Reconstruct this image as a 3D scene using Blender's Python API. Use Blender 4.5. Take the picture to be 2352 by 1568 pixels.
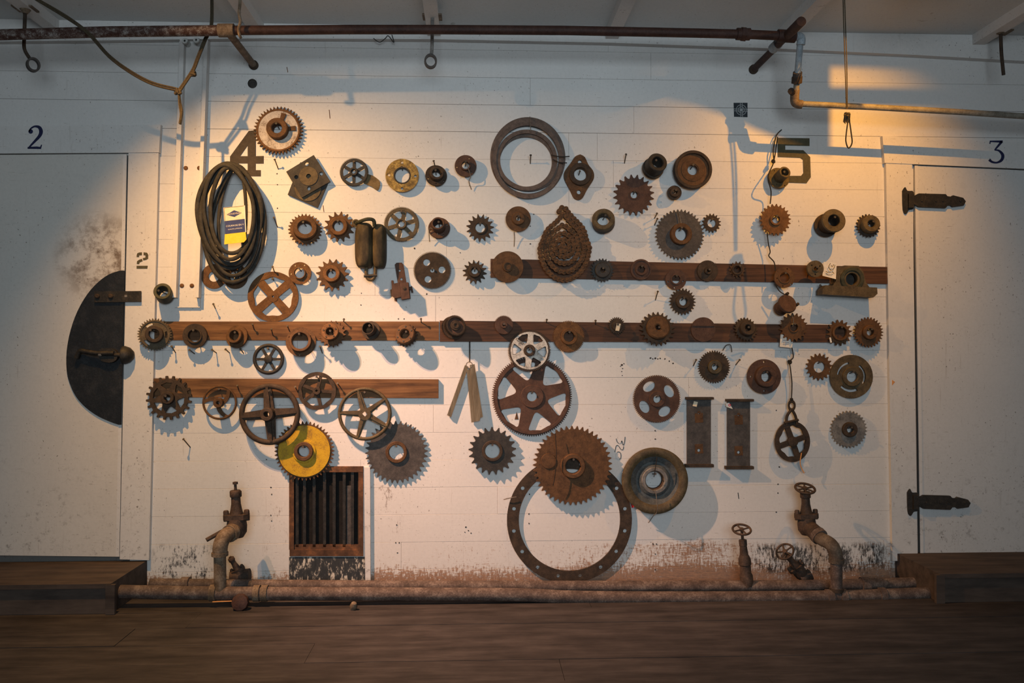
import bpy, bmesh, math, random
from mathutils import Vector, Matrix, geometry
random.seed(7)
for o in list(bpy.data.objects): bpy.data.objects.remove(o)
SC = bpy.context.scene
COL = SC.collection
R_ = math.radians
# ------------------------------------------------------------------ camera
D, F, EYE = 4.7, 1958.0, 1.28
VPX, VPY = 1090.0, 805.0
YAW = math.atan((1176 - VPX) / F); PITCH = math.atan((VPY - 784) / F)
cam = bpy.data.cameras.new('camera'); camo = bpy.data.objects.new('camera', cam); COL.objects.link(camo)
cam.sensor_width = 36; cam.lens = 36 * F / 2352; cam.clip_start = .05
camo.location = (0, -D, EYE); camo.rotation_euler = (math.pi / 2 + PITCH, 0, -YAW)
SC.camera = camo
CR = camo.rotation_euler.to_matrix()

def P(px, py, d=0.0):
    """point of the place that stands d metres in front of the wall and is seen at (px, py)"""
    w = CR @ Vector(((px - 1176) / F, -(py - 784) / F, -1))
    return Vector((0, -D, EYE)) + w * ((D - d) / w.y)
def U(d=0.0): return (D - d) / F
# ------------------------------------------------------------------ light
SC.view_settings.view_transform = 'Standard'; SC.view_settings.look = 'None'
SC.view_settings.exposure = 0.0; SC.view_settings.gamma = 1.0; SC.view_settings.use_curve_mapping = False
w = bpy.data.worlds.new('world'); SC.world = w; w.use_nodes = True
w.node_tree.nodes['Background'].inputs[0].default_value = (.8, .9, 1, 1)
w.node_tree.nodes['Background'].inputs[1].default_value = .015

def spot(name, px, py, d, aim, energy, col, angle, blend, rad=.011):
    l = bpy.data.lights.new(name, 'SPOT'); l.energy = energy; l.color = col
    l.spot_size = R_(angle); l.spot_blend = blend; l.shadow_soft_size = rad
    o = bpy.data.objects.new(name, l); COL.objects.link(o)
    wallp = P(px, py, 0)
    o.location = (wallp.x, -d, wallp.z)
    o.rotation_euler = (P(*aim) - o.location).to_track_quat('-Z', 'Y').to_euler()
    return o
LA = spot('spot_lamp_light', 350, 62, 1.2, (1189, 1600), 340, (1, .52, .16), 108, 1.0)
LB = spot('spot_lamp_light', 290, 62, 1.25, (1460, 1773), 660, (1, .56, .4), 49, 1.0)
LR = spot('spot_lamp_light', 1965, 100, 1.12, (1850, 500), 100, (1, .43, .035), 94, 1.0, .005)
al = bpy.data.lights.new('rear_fill_light', 'AREA'); al.shape = 'RECTANGLE'; al.size = 2.6; al.size_y = 1.7  # added cool fill behind the camera; no doorway stands there
al.energy = 48; al.color = (.77, .91, 1.0); al.spread = R_(95)
ao = bpy.data.objects.new('rear_fill_light', al); COL.objects.link(ao)
ao.location = (.3, -6.6, 2.0); ao.rotation_euler = (Vector((0, 0, 1.75)) - ao.location).to_track_quat('-Z', 'Y').to_euler()

# ------------------------------------------------------------------ materials
def nodes(name):
    m = bpy.data.materials.new(name); m.use_nodes = True
    nt = m.node_tree; b = nt.nodes['Principled BSDF']
    return m, nt, b
def N(nt, t, **k):
    n = nt.nodes.new(t)
    for a, v in k.items():
        if a in n.inputs: n.inputs[a].default_value = v
        else: setattr(n, a, v)
    return n
def ramp(nt, src, stops):
    r = nt.nodes.new('ShaderNodeValToRGB'); e = r.color_ramp.elements
    while len(e) < len(stops): e.new(.5)
    for i, (p, c) in enumerate(stops):
        e[i].position = p; e[i].color = (*c, 1) if len(c) == 3 else c
    nt.links.new(src, r.inputs[0]); return r
def pos(nt, scale=(1, 1, 1)):
    g = nt.nodes.new('ShaderNodeNewGeometry'); mp = nt.nodes.new('ShaderNodeMapping')
    mp.inputs['Scale'].default_value = scale
    nt.links.new(g.outputs['Position'], mp.inputs[0]); return mp.outputs[0]
def noise(nt, vec, scale, detail=6, rough=.6):
    n = N(nt, 'ShaderNodeTexNoise', Scale=scale, Detail=detail, Roughness=rough)
    nt.links.new(vec, n.inputs['Vector']); return n.outputs['Fac']
def mixc(nt, fac, a, b):
    m = nt.nodes.new('ShaderNodeMix'); m.data_type = 'RGBA'
    for s, v in ((0, fac), (6, a), (7, b)):
        if isinstance(v, (int, float)): m.inputs[s].default_value = v
        elif isinstance(v, tuple): m.inputs[s].default_value = (*v, 1)
        else: nt.links.new(v, m.inputs[s])
    return m.outputs[2]
def mth(nt, op, a, b=None, c=None):
    m = nt.nodes.new('ShaderNodeMath'); m.operation = op
    for i, v in enumerate((a, b, c)):
        if v is None: continue
        if isinstance(v, (int, float)): m.inputs[i].default_value = v
        else: nt.links.new(v, m.inputs[i])
    return m.outputs[0]
def rng(nt, v, a, b, lo=0., hi=1.):
    m = nt.nodes.new('ShaderNodeMapRange'); m.inputs[1].default_value = a; m.inputs[2].default_value = b
    m.inputs[3].default_value = lo; m.inputs[4].default_value = hi
    nt.links.new(v, m.inputs[0]); return m.outputs[0]
def bump(nt, b, h, strength=.3, dist=.002):
    n = N(nt, 'ShaderNodeBump', Strength=strength, Distance=dist)
    nt.links.new(h, n.inputs['Height']); nt.links.new(n.outputs[0], b.inputs['Normal'])
MATS = {}
def metal(name, c0, c1, c2, scale=26, rough=.75, met=0.0, spec=.3):
    if name.startswith(('rust', 'iron', 'bronze')): c0, c1, c2 = (tuple(x * .76 for x in q) for q in (c0, c1, c2))
    m, nt, b = nodes(name); v = pos(nt)
    n1 = noise(nt, v, scale, 8, .7); n2 = noise(nt, v, scale * 7, 4, .7)
    n3 = noise(nt, v, scale * 24, 3, .6)
    mix = mth(nt, 'ADD', mth(nt, 'ADD', mth(nt, 'MULTIPLY', n1, .5), mth(nt, 'MULTIPLY', n2, .27)), mth(nt, 'MULTIPLY', n3, .23))
    r = ramp(nt, mix, [(.39, c0), (.5, c1), (.61, c2)])
    nt.links.new(r.outputs[0], b.inputs['Base Color'])
    b.inputs['Roughness'].default_value = rough; b.inputs['Metallic'].default_value = met
    b.inputs['Specular IOR Level'].default_value = spec
    bump(nt, b, mix, .7, .003); MATS[name] = m; return m
metal('rust', (.055, .026, .012), (.115, .056, .024), (.18, .085, .035))
metal('rust_orange', (.08, .034, .012), (.155, .07, .024), (.24, .11, .04))
metal('rust_maroon', (.05, .026, .02), (.095, .049, .034), (.135, .07, .048))
metal('rust_dark', (.025, .017, .012), (.055, .036, .024), (.095, .06, .038))
metal('iron_dark', (.016, .014, .012), (.035, .03, .026), (.07, .058, .046), rough=.6)
metal('iron_grey', (.04, .034, .032), (.075, .064, .058), (.13, .11, .098), rough=.6)
metal('iron_green', (.022, .024, .014), (.045, .046, .026), (.085, .08, .046), rough=.6)
metal('bronze', (.05, .034, .016), (.1, .07, .034), (.17, .12, .06), rough=.6)
metal('brass_speckle', (.05, .03, .01), (.2, .12, .028), (.5, .34, .09), scale=45, rough=.45, met=.35)
metal('paint_yellow', (.2, .11, .02), (.46, .27, .01), (.55, .34, .015), scale=22, rough=.55)
metal('paint_white_worn', (.09, .05, .025), (.42, .37, .33), (.55, .5, .45), scale=20, rough=.6)
metal('paint_silver', (.09, .07, .055), (.42, .41, .38), (.58, .57, .54), scale=24, rough=.5)
metal('black_paint', (.008, .009, .011), (.012, .013, .015), (.028, .028, .03), scale=18, rough=.35, spec=.5)
metal('black_iron', (.008, .008, .007), (.018, .016, .014), (.045, .036, .028), rough=.55)
metal('pipe_rust', (.022, .008, .006), (.045, .019, .013), (.07, .033, .024), scale=12, rough=.65)
metal('pipe_rust_flaked', (.03, .012, .008), (.055, .024, .017), (.3, .28, .26), scale=38, rough=.6)
metal('pipe_floor', (.04, .028, .024), (.085, .06, .05), (.2, .155, .13), scale=16, rough=.75)
metal('pipe_grey', (.16, .18, .19), (.26, .3, .33), (.36, .41, .45), scale=20, rough=.5)
metal('pipe_cream', (.1, .085, .065), (.19, .17, .135), (.27, .25, .21), scale=14, rough=.55)
metal('valve_iron', (.022, .014, .01), (.05, .032, .023), (.1, .062, .042), rough=.7)
metal('fitting_tan', (.06, .042, .028), (.13, .092, .06), (.24, .19, .14), scale=20)
metal('fitting_tan_dim', (.04, .03, .022), (.08, .06, .045), (.15, .12, .09), scale=20)  # tan fittings darkened: dim light at right put into the colour
metal('bowl_grey', (.035, .04, .042), (.065, .072, .074), (.12, .12, .11), scale=16, rough=.55)
metal('galvanised', (.06, .055, .05), (.14, .13, .12), (.24, .22, .2), scale=22, rough=.5)
metal('rubber', (.009, .0085, .0075), (.02, .018, .015), (.045, .039, .031), scale=34, rough=.65)
metal('band_steel', (.05, .034, .027), (.1, .068, .053), (.15, .105, .08), scale=30, rough=.6)
metal('rope', (.028, .021, .012), (.055, .042, .025), (.09, .07, .045), scale=150, rough=.95)
metal('cord_black', (.01, .009, .008), (.018, .015, .013), (.03, .026, .022), scale=80)
metal('wire', (.06, .05, .042), (.14, .12, .1), (.24, .21, .18), scale=80, rough=.5)
metal('nail_steel', (.02, .017, .014), (.05, .04, .032), (.1, .075, .055), scale=60, rough=.5)
metal('paper', (.5, .47, .42), (.66, .63, .58), (.74, .71, .66), scale=30, rough=.9)
metal('card_cream', (.62, .5, .36), (.7, .58, .42), (.75, .64, .48), scale=30, rough=.8)
metal('card_blue', (.02, .03, .1), (.028, .042, .14), (.04, .055, .17), scale=30, rough=.7)
metal('card_yellow', (.7, .46, .03), (.76, .52, .04), (.8, .57, .07), scale=30, rough=.7)
metal('ink_blue', (.006, .008, .04), (.009, .012, .055), (.014, .02, .075), scale=40, rough=.6)
metal('ink_black', (.01, .01, .01), (.016, .015, .014), (.026, .024, .022), scale=40, rough=.7)
metal('stencil_brown', (.035, .026, .018), (.05, .038, .027), (.07, .052, .036), scale=30, rough=.7)
metal('stencil_olive', (.055, .05, .03), (.075, .066, .038), (.1, .09, .05), scale=60, rough=.8)
metal('emblem_dark', (.015, .019, .025), (.024, .03, .037), (.036, .042, .05), scale=60, rough=.7)
metal('emblem_light', (.25, .27, .28), (.3, .32, .33), (.34, .36, .37), scale=60, rough=.7)
metal('red_tag', (.6, .02, .03), (.75, .03, .04), (.8, .05, .06), scale=40)
metal('orange_stick', (.5, .2, .06), (.6, .27, .09), (.7, .34, .13), scale=40)
metal('leather', (.07, .045, .016), (.13, .085, .032), (.19, .13, .055), scale=22, rough=.6)
metal('porcelain', (.42, .42, .4), (.5, .5, .48), (.56, .56, .54), scale=40, rough=.3)
metal('void', (.003, .003, .003), (.006, .005, .005), (.012, .011, .01), scale=20, rough=.9)

def wood(name, c0, c1, c2, axis_scale=(2.2, 8, 45), rough=.7):
    m, nt, b = nodes(name); v = pos(nt, axis_scale)
    n1 = noise(nt, v, 1.6, 8, .65); n2 = noise(nt, pos(nt), 5, 5, .6)
    mix = mth(nt, 'ADD', mth(nt, 'MULTIPLY', n1, .72), mth(nt, 'MULTIPLY', n2, .28))
    r = ramp(nt, mix, [(.36, c0), (.5, c1), (.63, c2)])
    nt.links.new(r.outputs[0], b.inputs['Base Color']); b.inputs['Roughness'].default_value = rough
    b.inputs['Specular IOR Level'].default_value = .25
    bump(nt, b, n1, .35, .002); MATS[name] = m
wood('wood_board', (.06, .028, .013), (.135, .064, .026), (.2, .1, .042))
wood('wood_board_dark', (.035, .018, .011), (.075, .034, .019), (.11, .052, .027))
wood('wood_block', (.018, .013, .008), (.055, .039, .02), (.12, .085, .042), (14, 8, 5))
wood('wood_slat', (.06, .048, .032), (.12, .098, .066), (.18, .15, .105), (40, 8, 4))
wood('wood_frame', (.045, .022, .012), (.09, .043, .022), (.2, .085, .035), (12, 8, 12))
wood('floor_wood', (.017, .0142, .014), (.035, .0295, .0292), (.056, .048, .047), (1.6, 9, 9), .8)
wood('platform_wood', (.03, .022, .019), (.06, .044, .036), (.085, .062, .05), (1.6, 9, 9), .8)

def painted(name, base, dirt=.35, low=False, grey=None):
    """white paint on boards: mottling, specks, scuffs; near the floor worn down to the wood and tarred"""
    m, nt, b = nodes(name); v = pos(nt)
    big = noise(nt, v, 1.7, 5, .6); fine = noise(nt, v, 60, 5, .7)
    c = mixc(nt, rng(nt, big, .35, .7), tuple(x * .93 for x in base), base)
    c = mixc(nt, mth(nt, 'MULTIPLY', rng(nt, fine, .42, .68), .16), c, tuple(x * .6 for x in base))
    sp = noise(nt, pos(nt, (1, 1, .8)), 95, 3, .55); area = noise(nt, v, 3.1, 3, .5)
    spm = mth(nt, 'MULTIPLY', rng(nt, sp, .665, .7), rng(nt, area, .38, .6))
    c = mixc(nt, mth(nt, 'MULTIPLY', spm, .8), c, (.07, .045, .03))
    sc = noise(nt, pos(nt, (7, 7, 75)), 2.6, 4, .6); ar2 = noise(nt, pos(nt, (1.3, 1.3, 2.2)), 2.0, 4, .6)
    c = mixc(nt, mth(nt, 'MULTIPLY', mth(nt, 'MULTIPLY', rng(nt, sc, .655, .7), rng(nt, ar2, .46, .62)), .62), c, (.13, .1, .08))
    blot = noise(nt, v, 7, 7, .75)
    c = mixc(nt, mth(nt, 'MULTIPLY', rng(nt, blot, .6, .8), .3), c, tuple(x * .62 for x in base))
    st = noise(nt, pos(nt, (14, 14, 1.1)), 3.2, 5, .7)
    c = mixc(nt, mth(nt, 'MULTIPLY', rng(nt, st, .62, .8), dirt), c, (.2, .15, .11))
    sep = nt.nodes.new('ShaderNodeSeparateXYZ'); nt.links.new(v, sep.inputs[0])
    X, Z = sep.outputs[0], sep.outputs[2]
    if low:
        hf = noise(nt, pos(nt, (5, 5, 26)), 4.5, 9, .78); vt = noise(nt, pos(nt, (26, 26, 7)), 3.4, 8, .78)
        lf = noise(nt, v, 1.3, 3, .5)
        steps = mth(nt, 'ADD', rng(nt, Z, .04, .12, .13, 0.), mth(nt, 'ADD', rng(nt, Z, .2, .26, .085, -.06), rng(nt, Z, .27, .7, 0., -.22)))
        steps = mth(nt, 'ADD', steps, rng(nt, X, P(500, 1300).x, P(900, 1300).x, -.06, .02))
        depth = mth(nt, 'ADD', steps, mth(nt, 'MULTIPLY', mth(nt, 'SUBTRACT', lf, .5), .32))
        worn = mth(nt, 'ADD', mth(nt, 'MULTIPLY', hf, .5), mth(nt, 'MULTIPLY', vt, .5))
        mask = rng(nt, mth(nt, 'ADD', worn, depth), .63, .7)
        wd = mixc(nt, rng(nt, hf, .38, .62), (.12, .05, .02), (.33, .16, .07))
        c = mixc(nt, mth(nt, 'MULTIPLY', mask, .88), c, wd)
        # tar smears low at both ends of the wall
        def tar(x0, x1, z0, z1, thr):
            mx = mth(nt, 'MULTIPLY', rng(nt, X, x0, x0 + .06), rng(nt, X, x1, x1 - .06))
            mz = mth(nt, 'MULTIPLY', rng(nt, Z, z0, z0 + .04), rng(nt, Z, z1, z1 - .03))
            k = mth(nt, 'MULTIPLY', mx, mz)
            t = mth(nt, 'ADD', mth(nt, 'MULTIPLY', vt, .5), mth(nt, 'MULTIPLY', noise(nt, v, 9, 7, .75), .5))
            return mth(nt, 'MULTIPLY', k, rng(nt, t, thr, thr + .06))
        a0, a1 = P(1720, 1250).x, P(2044, 1250).x
        b0, b1 = P(344, 1250).x, P(500, 1250).x
        g0, g1 = P(842, 1100).x, P(930, 1100).x
        c = mixc(nt, mth(nt, 'MULTIPLY', tar(a0, a1, .02, P(1900, 1244).z, .475), .92), c, (.02, .02, .02))
        c = mixc(nt, mth(nt, 'MULTIPLY', tar(b0, b1, .02, P(400, 1246).z, .505), .92), c, (.018, .02, .026))
        c = mixc(nt, mth(nt, 'MULTIPLY', tar(g0, g1, .25, P(900, 990).z, .54), .75), c, (.12, .06, .035))
        l0, l1 = P(600, 1100).x, P(672, 1100).x
        c = mixc(nt, mth(nt, 'MULTIPLY', tar(l0, l1, .1, P(640, 1150).z, .53), .75), c, (.15, .07, .04))
    else:
        hz = noise(nt, v, 26, 7, .75)
        k = mth(nt, 'MULTIPLY', rng(nt, Z, .95, .1), rng(nt, hz, .56, .7))
        c = mixc(nt, mth(nt, 'MULTIPLY', k, .7), c, (.07, .05, .04))
    if name == 'paint_door_left':   # greasy hand marks round the latch
        hz = noise(nt, v, 10, 7, .75); q = P(235, 590)
        r2 = mth(nt, 'ADD', mth(nt, 'POWER', mth(nt, 'SUBTRACT', X, q.x), 2), mth(nt, 'POWER', mth(nt, 'SUBTRACT', Z, q.z), 2))
        k = mth(nt, 'MULTIPLY', rng(nt, r2, .07, .004), rng(nt, hz, .44, .6))
        c = mixc(nt, mth(nt, 'MULTIPLY', k, .9), c, (.1, .06, .035))
    nt.links.new(c, b.inputs['Base Color']); b.inputs['Roughness'].default_value = .5
    b.inputs['Specular IOR Level'].default_value = .35
    gr = noise(nt, pos(nt, (2, 8, 60)), 3, 6, .6)
    bump(nt, b, mth(nt, 'ADD', gr, fine), .12, .002); MATS[name] = m
painted('paint_wall', (.66, .64, .62), low=True)
painted('paint_seam', (.16, .15, .14))
painted('paint_trim', (.64, .62, .6))
painted('paint_door_left', (.6, .57, .53), .5)
painted('paint_door', (.6, .59, .58), .45)
painted('paint_ceiling', (.58, .6, .6), .2)
m, nt, b = nodes('tarred_panel'); v = pos(nt, (10, 10, 4))
nt.links.new(ramp(nt, noise(nt, v, 5, 8, .75), [(.4, (.55, .5, .42)), (.47, (.03, .03, .03)), (.7, (.015, .016, .017))]).outputs[0], b.inputs['Base Color'])
b.inputs['Roughness'].default_value = .6; MATS['tarred_panel'] = m

# ------------------------------------------------------------------ mesh building
class MB:
    def __init__(s): s.v = []; s.f = []
    def add(s, vs, fs, M=None):
        k = len(s.v)
        s.v += [tuple(M @ Vector(p)) if M is not None else tuple(p) for p in vs]
        s.f += [tuple(i + k for i in f) for f in fs]
        return s
    def prism(s, loops, z0, z1, M=None):
        tri = geometry.tessellate_polygon([[Vector((x, y, 0)) for x, y in l] for l in loops])
        flat = [p for l in loops for p in l]; n = len(flat)
        vs = [(x, y, z0) for x, y in flat] + [(x, y, z1) for x, y in flat]; fs = []
        for a, b_, c in tri:
            A, B, C_ = flat[a], flat[b_], flat[c]
            if (B[0] - A[0]) * (C_[1] - A[1]) - (B[1] - A[1]) * (C_[0] - A[0]) < 0: b_, c = c, b_
            fs += [(a + n, b_ + n, c + n), (a, c, b_)]
        k = 0
        for li, l in enumerate(loops):
            ar = sum(l[i][0] * l[(i + 1) % len(l)][1] - l[(i + 1) % len(l)][0] * l[i][1] for i in range(len(l)))
            fwd = (ar > 0) == (li == 0)
            for i in range(len(l)):
                a, b_ = k + i, k + (i + 1) % len(l)
                fs.append((a, b_, b_ + n, a + n) if fwd else (b_, a, a + n, b_ + n))
            k += len(l)
        return s.add(vs, fs, M)
    def lathe(s, prof, seg=40, M=None, closed=False):
        """prof: (r, z); outward normals when it runs counter-clockwise in (r, z)"""
        vs = [(r * math.cos(2 * math.pi * i / seg), r * math.sin(2 * math.pi * i / seg), z) for r, z in prof for i in range(seg)]
        m = len(prof); fs = []
        for j in range(m if closed else m - 1):
            j2 = (j + 1) % m
            for i in range(seg):
                i2 = (i + 1) % seg
                fs.append((j * seg + i, j * seg + i2, j2 * seg + i2, j2 * seg + i))
        if not closed:
            if prof[0][0] > 1e-5: fs.append(tuple(reversed(range(seg))))
            if prof[-1][0] > 1e-5: fs.append(tuple((m - 1) * seg + i for i in range(seg)))
        return s.add(vs, fs, M)
    def ring(s, r0, r1, z0, z1, seg=44, bev=None, M=None):
        b_ = bev if bev is not None else min((r1 - r0), (z1 - z0)) * .16
        return s.lathe([(r0, z0), (r1 - b_, z0), (r1, z0 + b_), (r1, z1 - b_), (r1 - b_, z1), (r0 + b_, z1), (r0, z1 - b_)], seg, M, True)
    def torus(s, R, r, seg=48, ms=10, M=None, sy=1.0):
        return s.lathe([(R + r * math.cos(2 * math.pi * j / ms), sy * r * math.sin(2 * math.pi * j / ms)) for j in range(ms)], seg, M, True)
    def box(s, a, b_, M=None):
        (x0, y0, z0), (x1, y1, z1) = a, b_
        vs = [(x, y, z) for z in (z0, z1) for y in (y0, y1) for x in (x0, x1)]
        return s.add(vs, [(0, 2, 3, 1), (4, 5, 7, 6), (0, 1, 5, 4), (2, 6, 7, 3), (0, 4, 6, 2), (1, 3, 7, 5)], M)
    def sweep(s, path, sec, closed=False, M=None, up=None):
        """sec: list of (a, b) in the plane across the path"""
        path = [Vector(p) for p in path]; n = len(path); m = len(sec); vs = []
        prev = None
        for i in range(n):
            if closed: t = path[(i + 1) % n] - path[i - 1]
            else: t = path[min(i + 1, n - 1)] - path[max(i - 1, 0)]
            t.normalize()
            ref = Vector(up) if up else (prev if prev is not None else (Vector((0, 0, 1)) if abs(t.z) < .9 else Vector((1, 0, 0))))
            a = ref - t * ref.dot(t); a.normalize(); b_ = t.cross(a); prev = a
            vs += [path[i] + a * q[0] + b_ * q[1] for q in sec]
        fs = []
        for i in range(n if closed else n - 1):
            i2 = (i + 1) % n
            for j in range(m):
                j2 = (j + 1) % m
                fs.append((i * m + j, i * m + j2, i2 * m + j2, i2 * m + j))
        if not closed: fs += [tuple(reversed(range(m))), tuple((n - 1) * m + j for j in range(m))]
        return s.add(vs, fs, M)
    def tube(s, path, r, seg=10, closed=False, M=None):
        return s.sweep(path, [(r * math.cos(2 * math.pi * j / seg), r * math.sin(2 * math.pi * j / seg)) for j in range(seg)], closed, M)
    def cyl(s, a, b_, r0, r1=None, seg=16):
        a, b_ = Vector(a), Vector(b_); n = (b_ - a); h = n.length
        return s.lathe([(r0, 0), (r1 if r1 is not None else r0, h)], seg, frame(a, n))
    def mesh(s, name, angle=38):
        me = bpy.data.meshes.new(name); me.from_pydata(s.v, [], s.f); me.validate(); me.update()
        me.shade_smooth(); me.set_sharp_from_angle(angle=R_(angle)); return me

def frame(p, n=None, rot=0.0):
    z = Vector(n).normalized() if n is not None else Vector((0, -1, 0))
    ref = Vector((1, 0, 0)) if abs(z.x) < .95 else Vector((0, 0, 1))
    x = (ref - z * ref.dot(z)).normalized(); y = z.cross(x)
    M = Matrix((x, y, z)).transposed().to_4x4(); M.translation = Vector(p)
    return M @ Matrix.Rotation(rot, 4, 'Z') if rot else M
WM = {}
def place(o, M, parent=None):
    WM[o] = M.copy(); COL.objects.link(o)
    if parent is not None:
        o.parent = parent; o.matrix_local = WM[parent].inverted() @ M
    else: o.matrix_world = M
    return o
def tag(o, label, cat, group=None):
    o['label'] = label; o['category'] = cat
    if group: o['group'] = group
    return o
def empty(name, M, label=None, cat=None, group=None, parent=None):
    o = bpy.data.objects.new(name, None); o.empty_display_size = .02; place(o, M, parent)
    if label: tag(o, label, cat, group)
    return o
def obj(name, mb, mat, parent=None, M=None, angle=38):
    me = mb if isinstance(mb, bpy.types.Mesh) else mb.mesh(name, angle)
    if not me.materials: me.materials.append(MATS[mat])
    o = bpy.data.objects.new(name, me)
    if M is None: M = WM[parent] if parent is not None else Matrix.Identity(4)
    return place(o, M, parent)
def struct(o): o['kind'] = 'structure'; return o
def circ(r, n=32, cx=0, cy=0, rx=None): return [((rx or r) * math.cos(2 * math.pi * i / n) + cx, r * math.sin(2 * math.pi * i / n) + cy) for i in range(n)]
def pxloop(pts, d, o): return [((q := P(x, y, d)).x - o.x, q.z - o.z) for x, y in pts]
def slab(name, pts, d0, th, mat, parent=None, holes=()):
    """solid board/plate with its front outline seen at pts, d0 from the wall, th thick"""
    df = d0 + th
    cx = sum(p[0] for p in pts) / len(pts); cy = sum(p[1] for p in pts) / len(pts)
    o = P(cx, cy, df); M = frame((o.x, -d0, o.z))
    mb = MB().prism([pxloop(pts, df, o)] + [pxloop(h, df, o) for h in holes], 0, th)
    return obj(name, mb, mat, parent, M)
def circpx(cx, cy, r, n=16): return [(cx + r * math.cos(2 * math.pi * i / n), cy + r * math.sin(2 * math.pi * i / n)) for i in range(n)]
def stroke(pts):
    """ribbon outline from (x, y, width) points"""
    L, Rr = [], []
    for i, (x, y, wd) in enumerate(pts):
        a = pts[max(i - 1, 0)]; c = pts[min(i + 1, len(pts) - 1)]
        dx, dy = c[0] - a[0], c[1] - a[1]; l = math.hypot(dx, dy) or 1
        L.append((x - dy / l * wd / 2, y + dx / l * wd / 2)); Rr.append((x + dy / l * wd / 2, y - dx / l * wd / 2))
    return L + Rr[::-1]
def smooth(pts, n=6):
    out = []
    for i in range(len(pts) - 1):
        p0 = pts[max(i - 1, 0)]; p1 = pts[i]; p2 = pts[i + 1]; p3 = pts[min(i + 2, len(pts) - 1)]
        for k in range(n):
            t = k / n
            out.append(tuple(.5 * (2 * b_ + (c - a) * t + (2 * a - 5 * b_ + 4 * c - e) * t * t + (3 * b_ - a - 3 * c + e) * t ** 3) for a, b_, c, e in zip(p0, p1, p2, p3)))
    out.append(tuple(pts[-1])); return out
def P3(pts): return [P(*p) for p in pts]

# ------------------------------------------------------------------ the setting
wall = bpy.data.objects.new('wall_back', None); place(wall, frame((0, 0, 1.5)))
bpy.data.objects.remove(wall)
X0, X1 = P(-120, 800).x, P(2480, 800).x
TOPZ = P(1000, 45).z + .12
mb = MB(); mb.box((X0, .02, -.1), (X1, .12, TOPZ))
wall = struct(obj('wall_back', mb, 'paint_seam', None, Matrix.Identity(4)))
pitch = 62.7
ys = [240 + pitch * k for k in range(-4, 20)]
xl = P(300, 800).x; xr = P(2100, 800).x
zh = P(300, 300).z
NAILS = []
gx0, gx1 = P(672, 1180).x, P(828, 1180).x
gz0, gz1 = P(750, 1268).z, P(750, 1080).z
for i in range(len(ys) - 1):
    zt, zb = P(1090, ys[i]).z, P(1090, ys[i + 1]).z
    zb = max(zb, -.02)
    lo, hi = (X0, X1) if zb > zh - .2 else (xl, xr)
    cuts = sorted(random.uniform(lo + .5, hi - .5) for _ in range(1 if hi - lo < 5 else 2))
    if i == 4: cuts = [P(1456, 300).x]
    if i == 3: cuts = [P(1218, 200).x]
    if i == 2: cuts = [P(1495, 150).x]
    segs = list(zip([lo] + cuts, cuts + [hi]))
    if zt < .004: continue
    segs = [(a, b_, zb, zt) for a, b_ in segs]
    if zt > gz0 - .02 and zb < gz1 + .02:      # leave the vent opening free
        s2 = []
        for a, b_, _, _ in segs:
            if b_ <= gx0 or a >= gx1: s2.append((a, b_, zb, zt))
            else:
                if a < gx0: s2.append((a, gx0, zb, zt))
                if b_ > gx1: s2.append((gx1, b_, zb, zt))
        if zt > gz1 + .01: s2.append((gx0, gx1, max(zb, gz1), zt))
        if zb < gz0 - .01: s2.append((gx0, gx1, zb, min(zt, gz0)))
        segs = s2
    gap = .0022 if i in (4,) else random.choice((.0003, .0005, .0008))
    for a, b_, zb_, zt_ in segs:
        pr = random.uniform(.0002, .0014)
        mbp = MB(); e = .0009
        x0, x1, z0, z1 = a + .0003, b_ - .0003, zb_ + gap / 2, zt_ - gap / 2
        vs = [(x0, .02, z0), (x1, .02, z0), (x1, .02, z1), (x0, .02, z1), (x0, e + pr, z0), (x1, e + pr, z0), (x1, e + pr, z1), (x0, e + pr, z1),
              (x0 + e, pr, z0 + e), (x1 - e, pr, z0 + e), (x1 - e, pr, z1 - e), (x0 + e, pr, z1 - e)]
        mbp.add(vs, [(0, 1, 5, 4), (1, 2, 6, 5), (2, 3, 7, 6), (3, 0, 4, 7), (4, 5, 9, 8), (5, 6, 10, 9), (6, 7, 11, 10), (7, 4, 8, 11), (8, 9, 10, 11), (3, 2, 1, 0)])
        obj('plank', mbp, 'paint_wall', wall, Matrix.Identity(4), 20)
# floor of wide boards
mb = MB(); mb.box((X0 - 1, -9, -.12), (X1 + 1, .12, -.03))
floor = struct(obj('floor', mb, 'void', None, Matrix.Identity(4)))
y = .02; k = 0
while y > -3.2:
    wd = .235
    cut = random.uniform(-1.6, 1.6)
    for a, b_ in ((X0 - .9, cut), (cut, X1 + .9)):
        mbp = MB(); mbp.box((a + .001, y - wd + .0025, -.03), (b_ - .001, y, random.uniform(-.0025, 0)))
        obj('plank', mbp, 'floor_wood', floor, Matrix.Identity(4))
    y -= wd; k += 1
mb = MB(); mb.box((X0 - .9, -9, -.03), (X1 + .9, y, 0))
obj('far_boards', mb, 'floor_wood', floor, Matrix.Identity(4))
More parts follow.
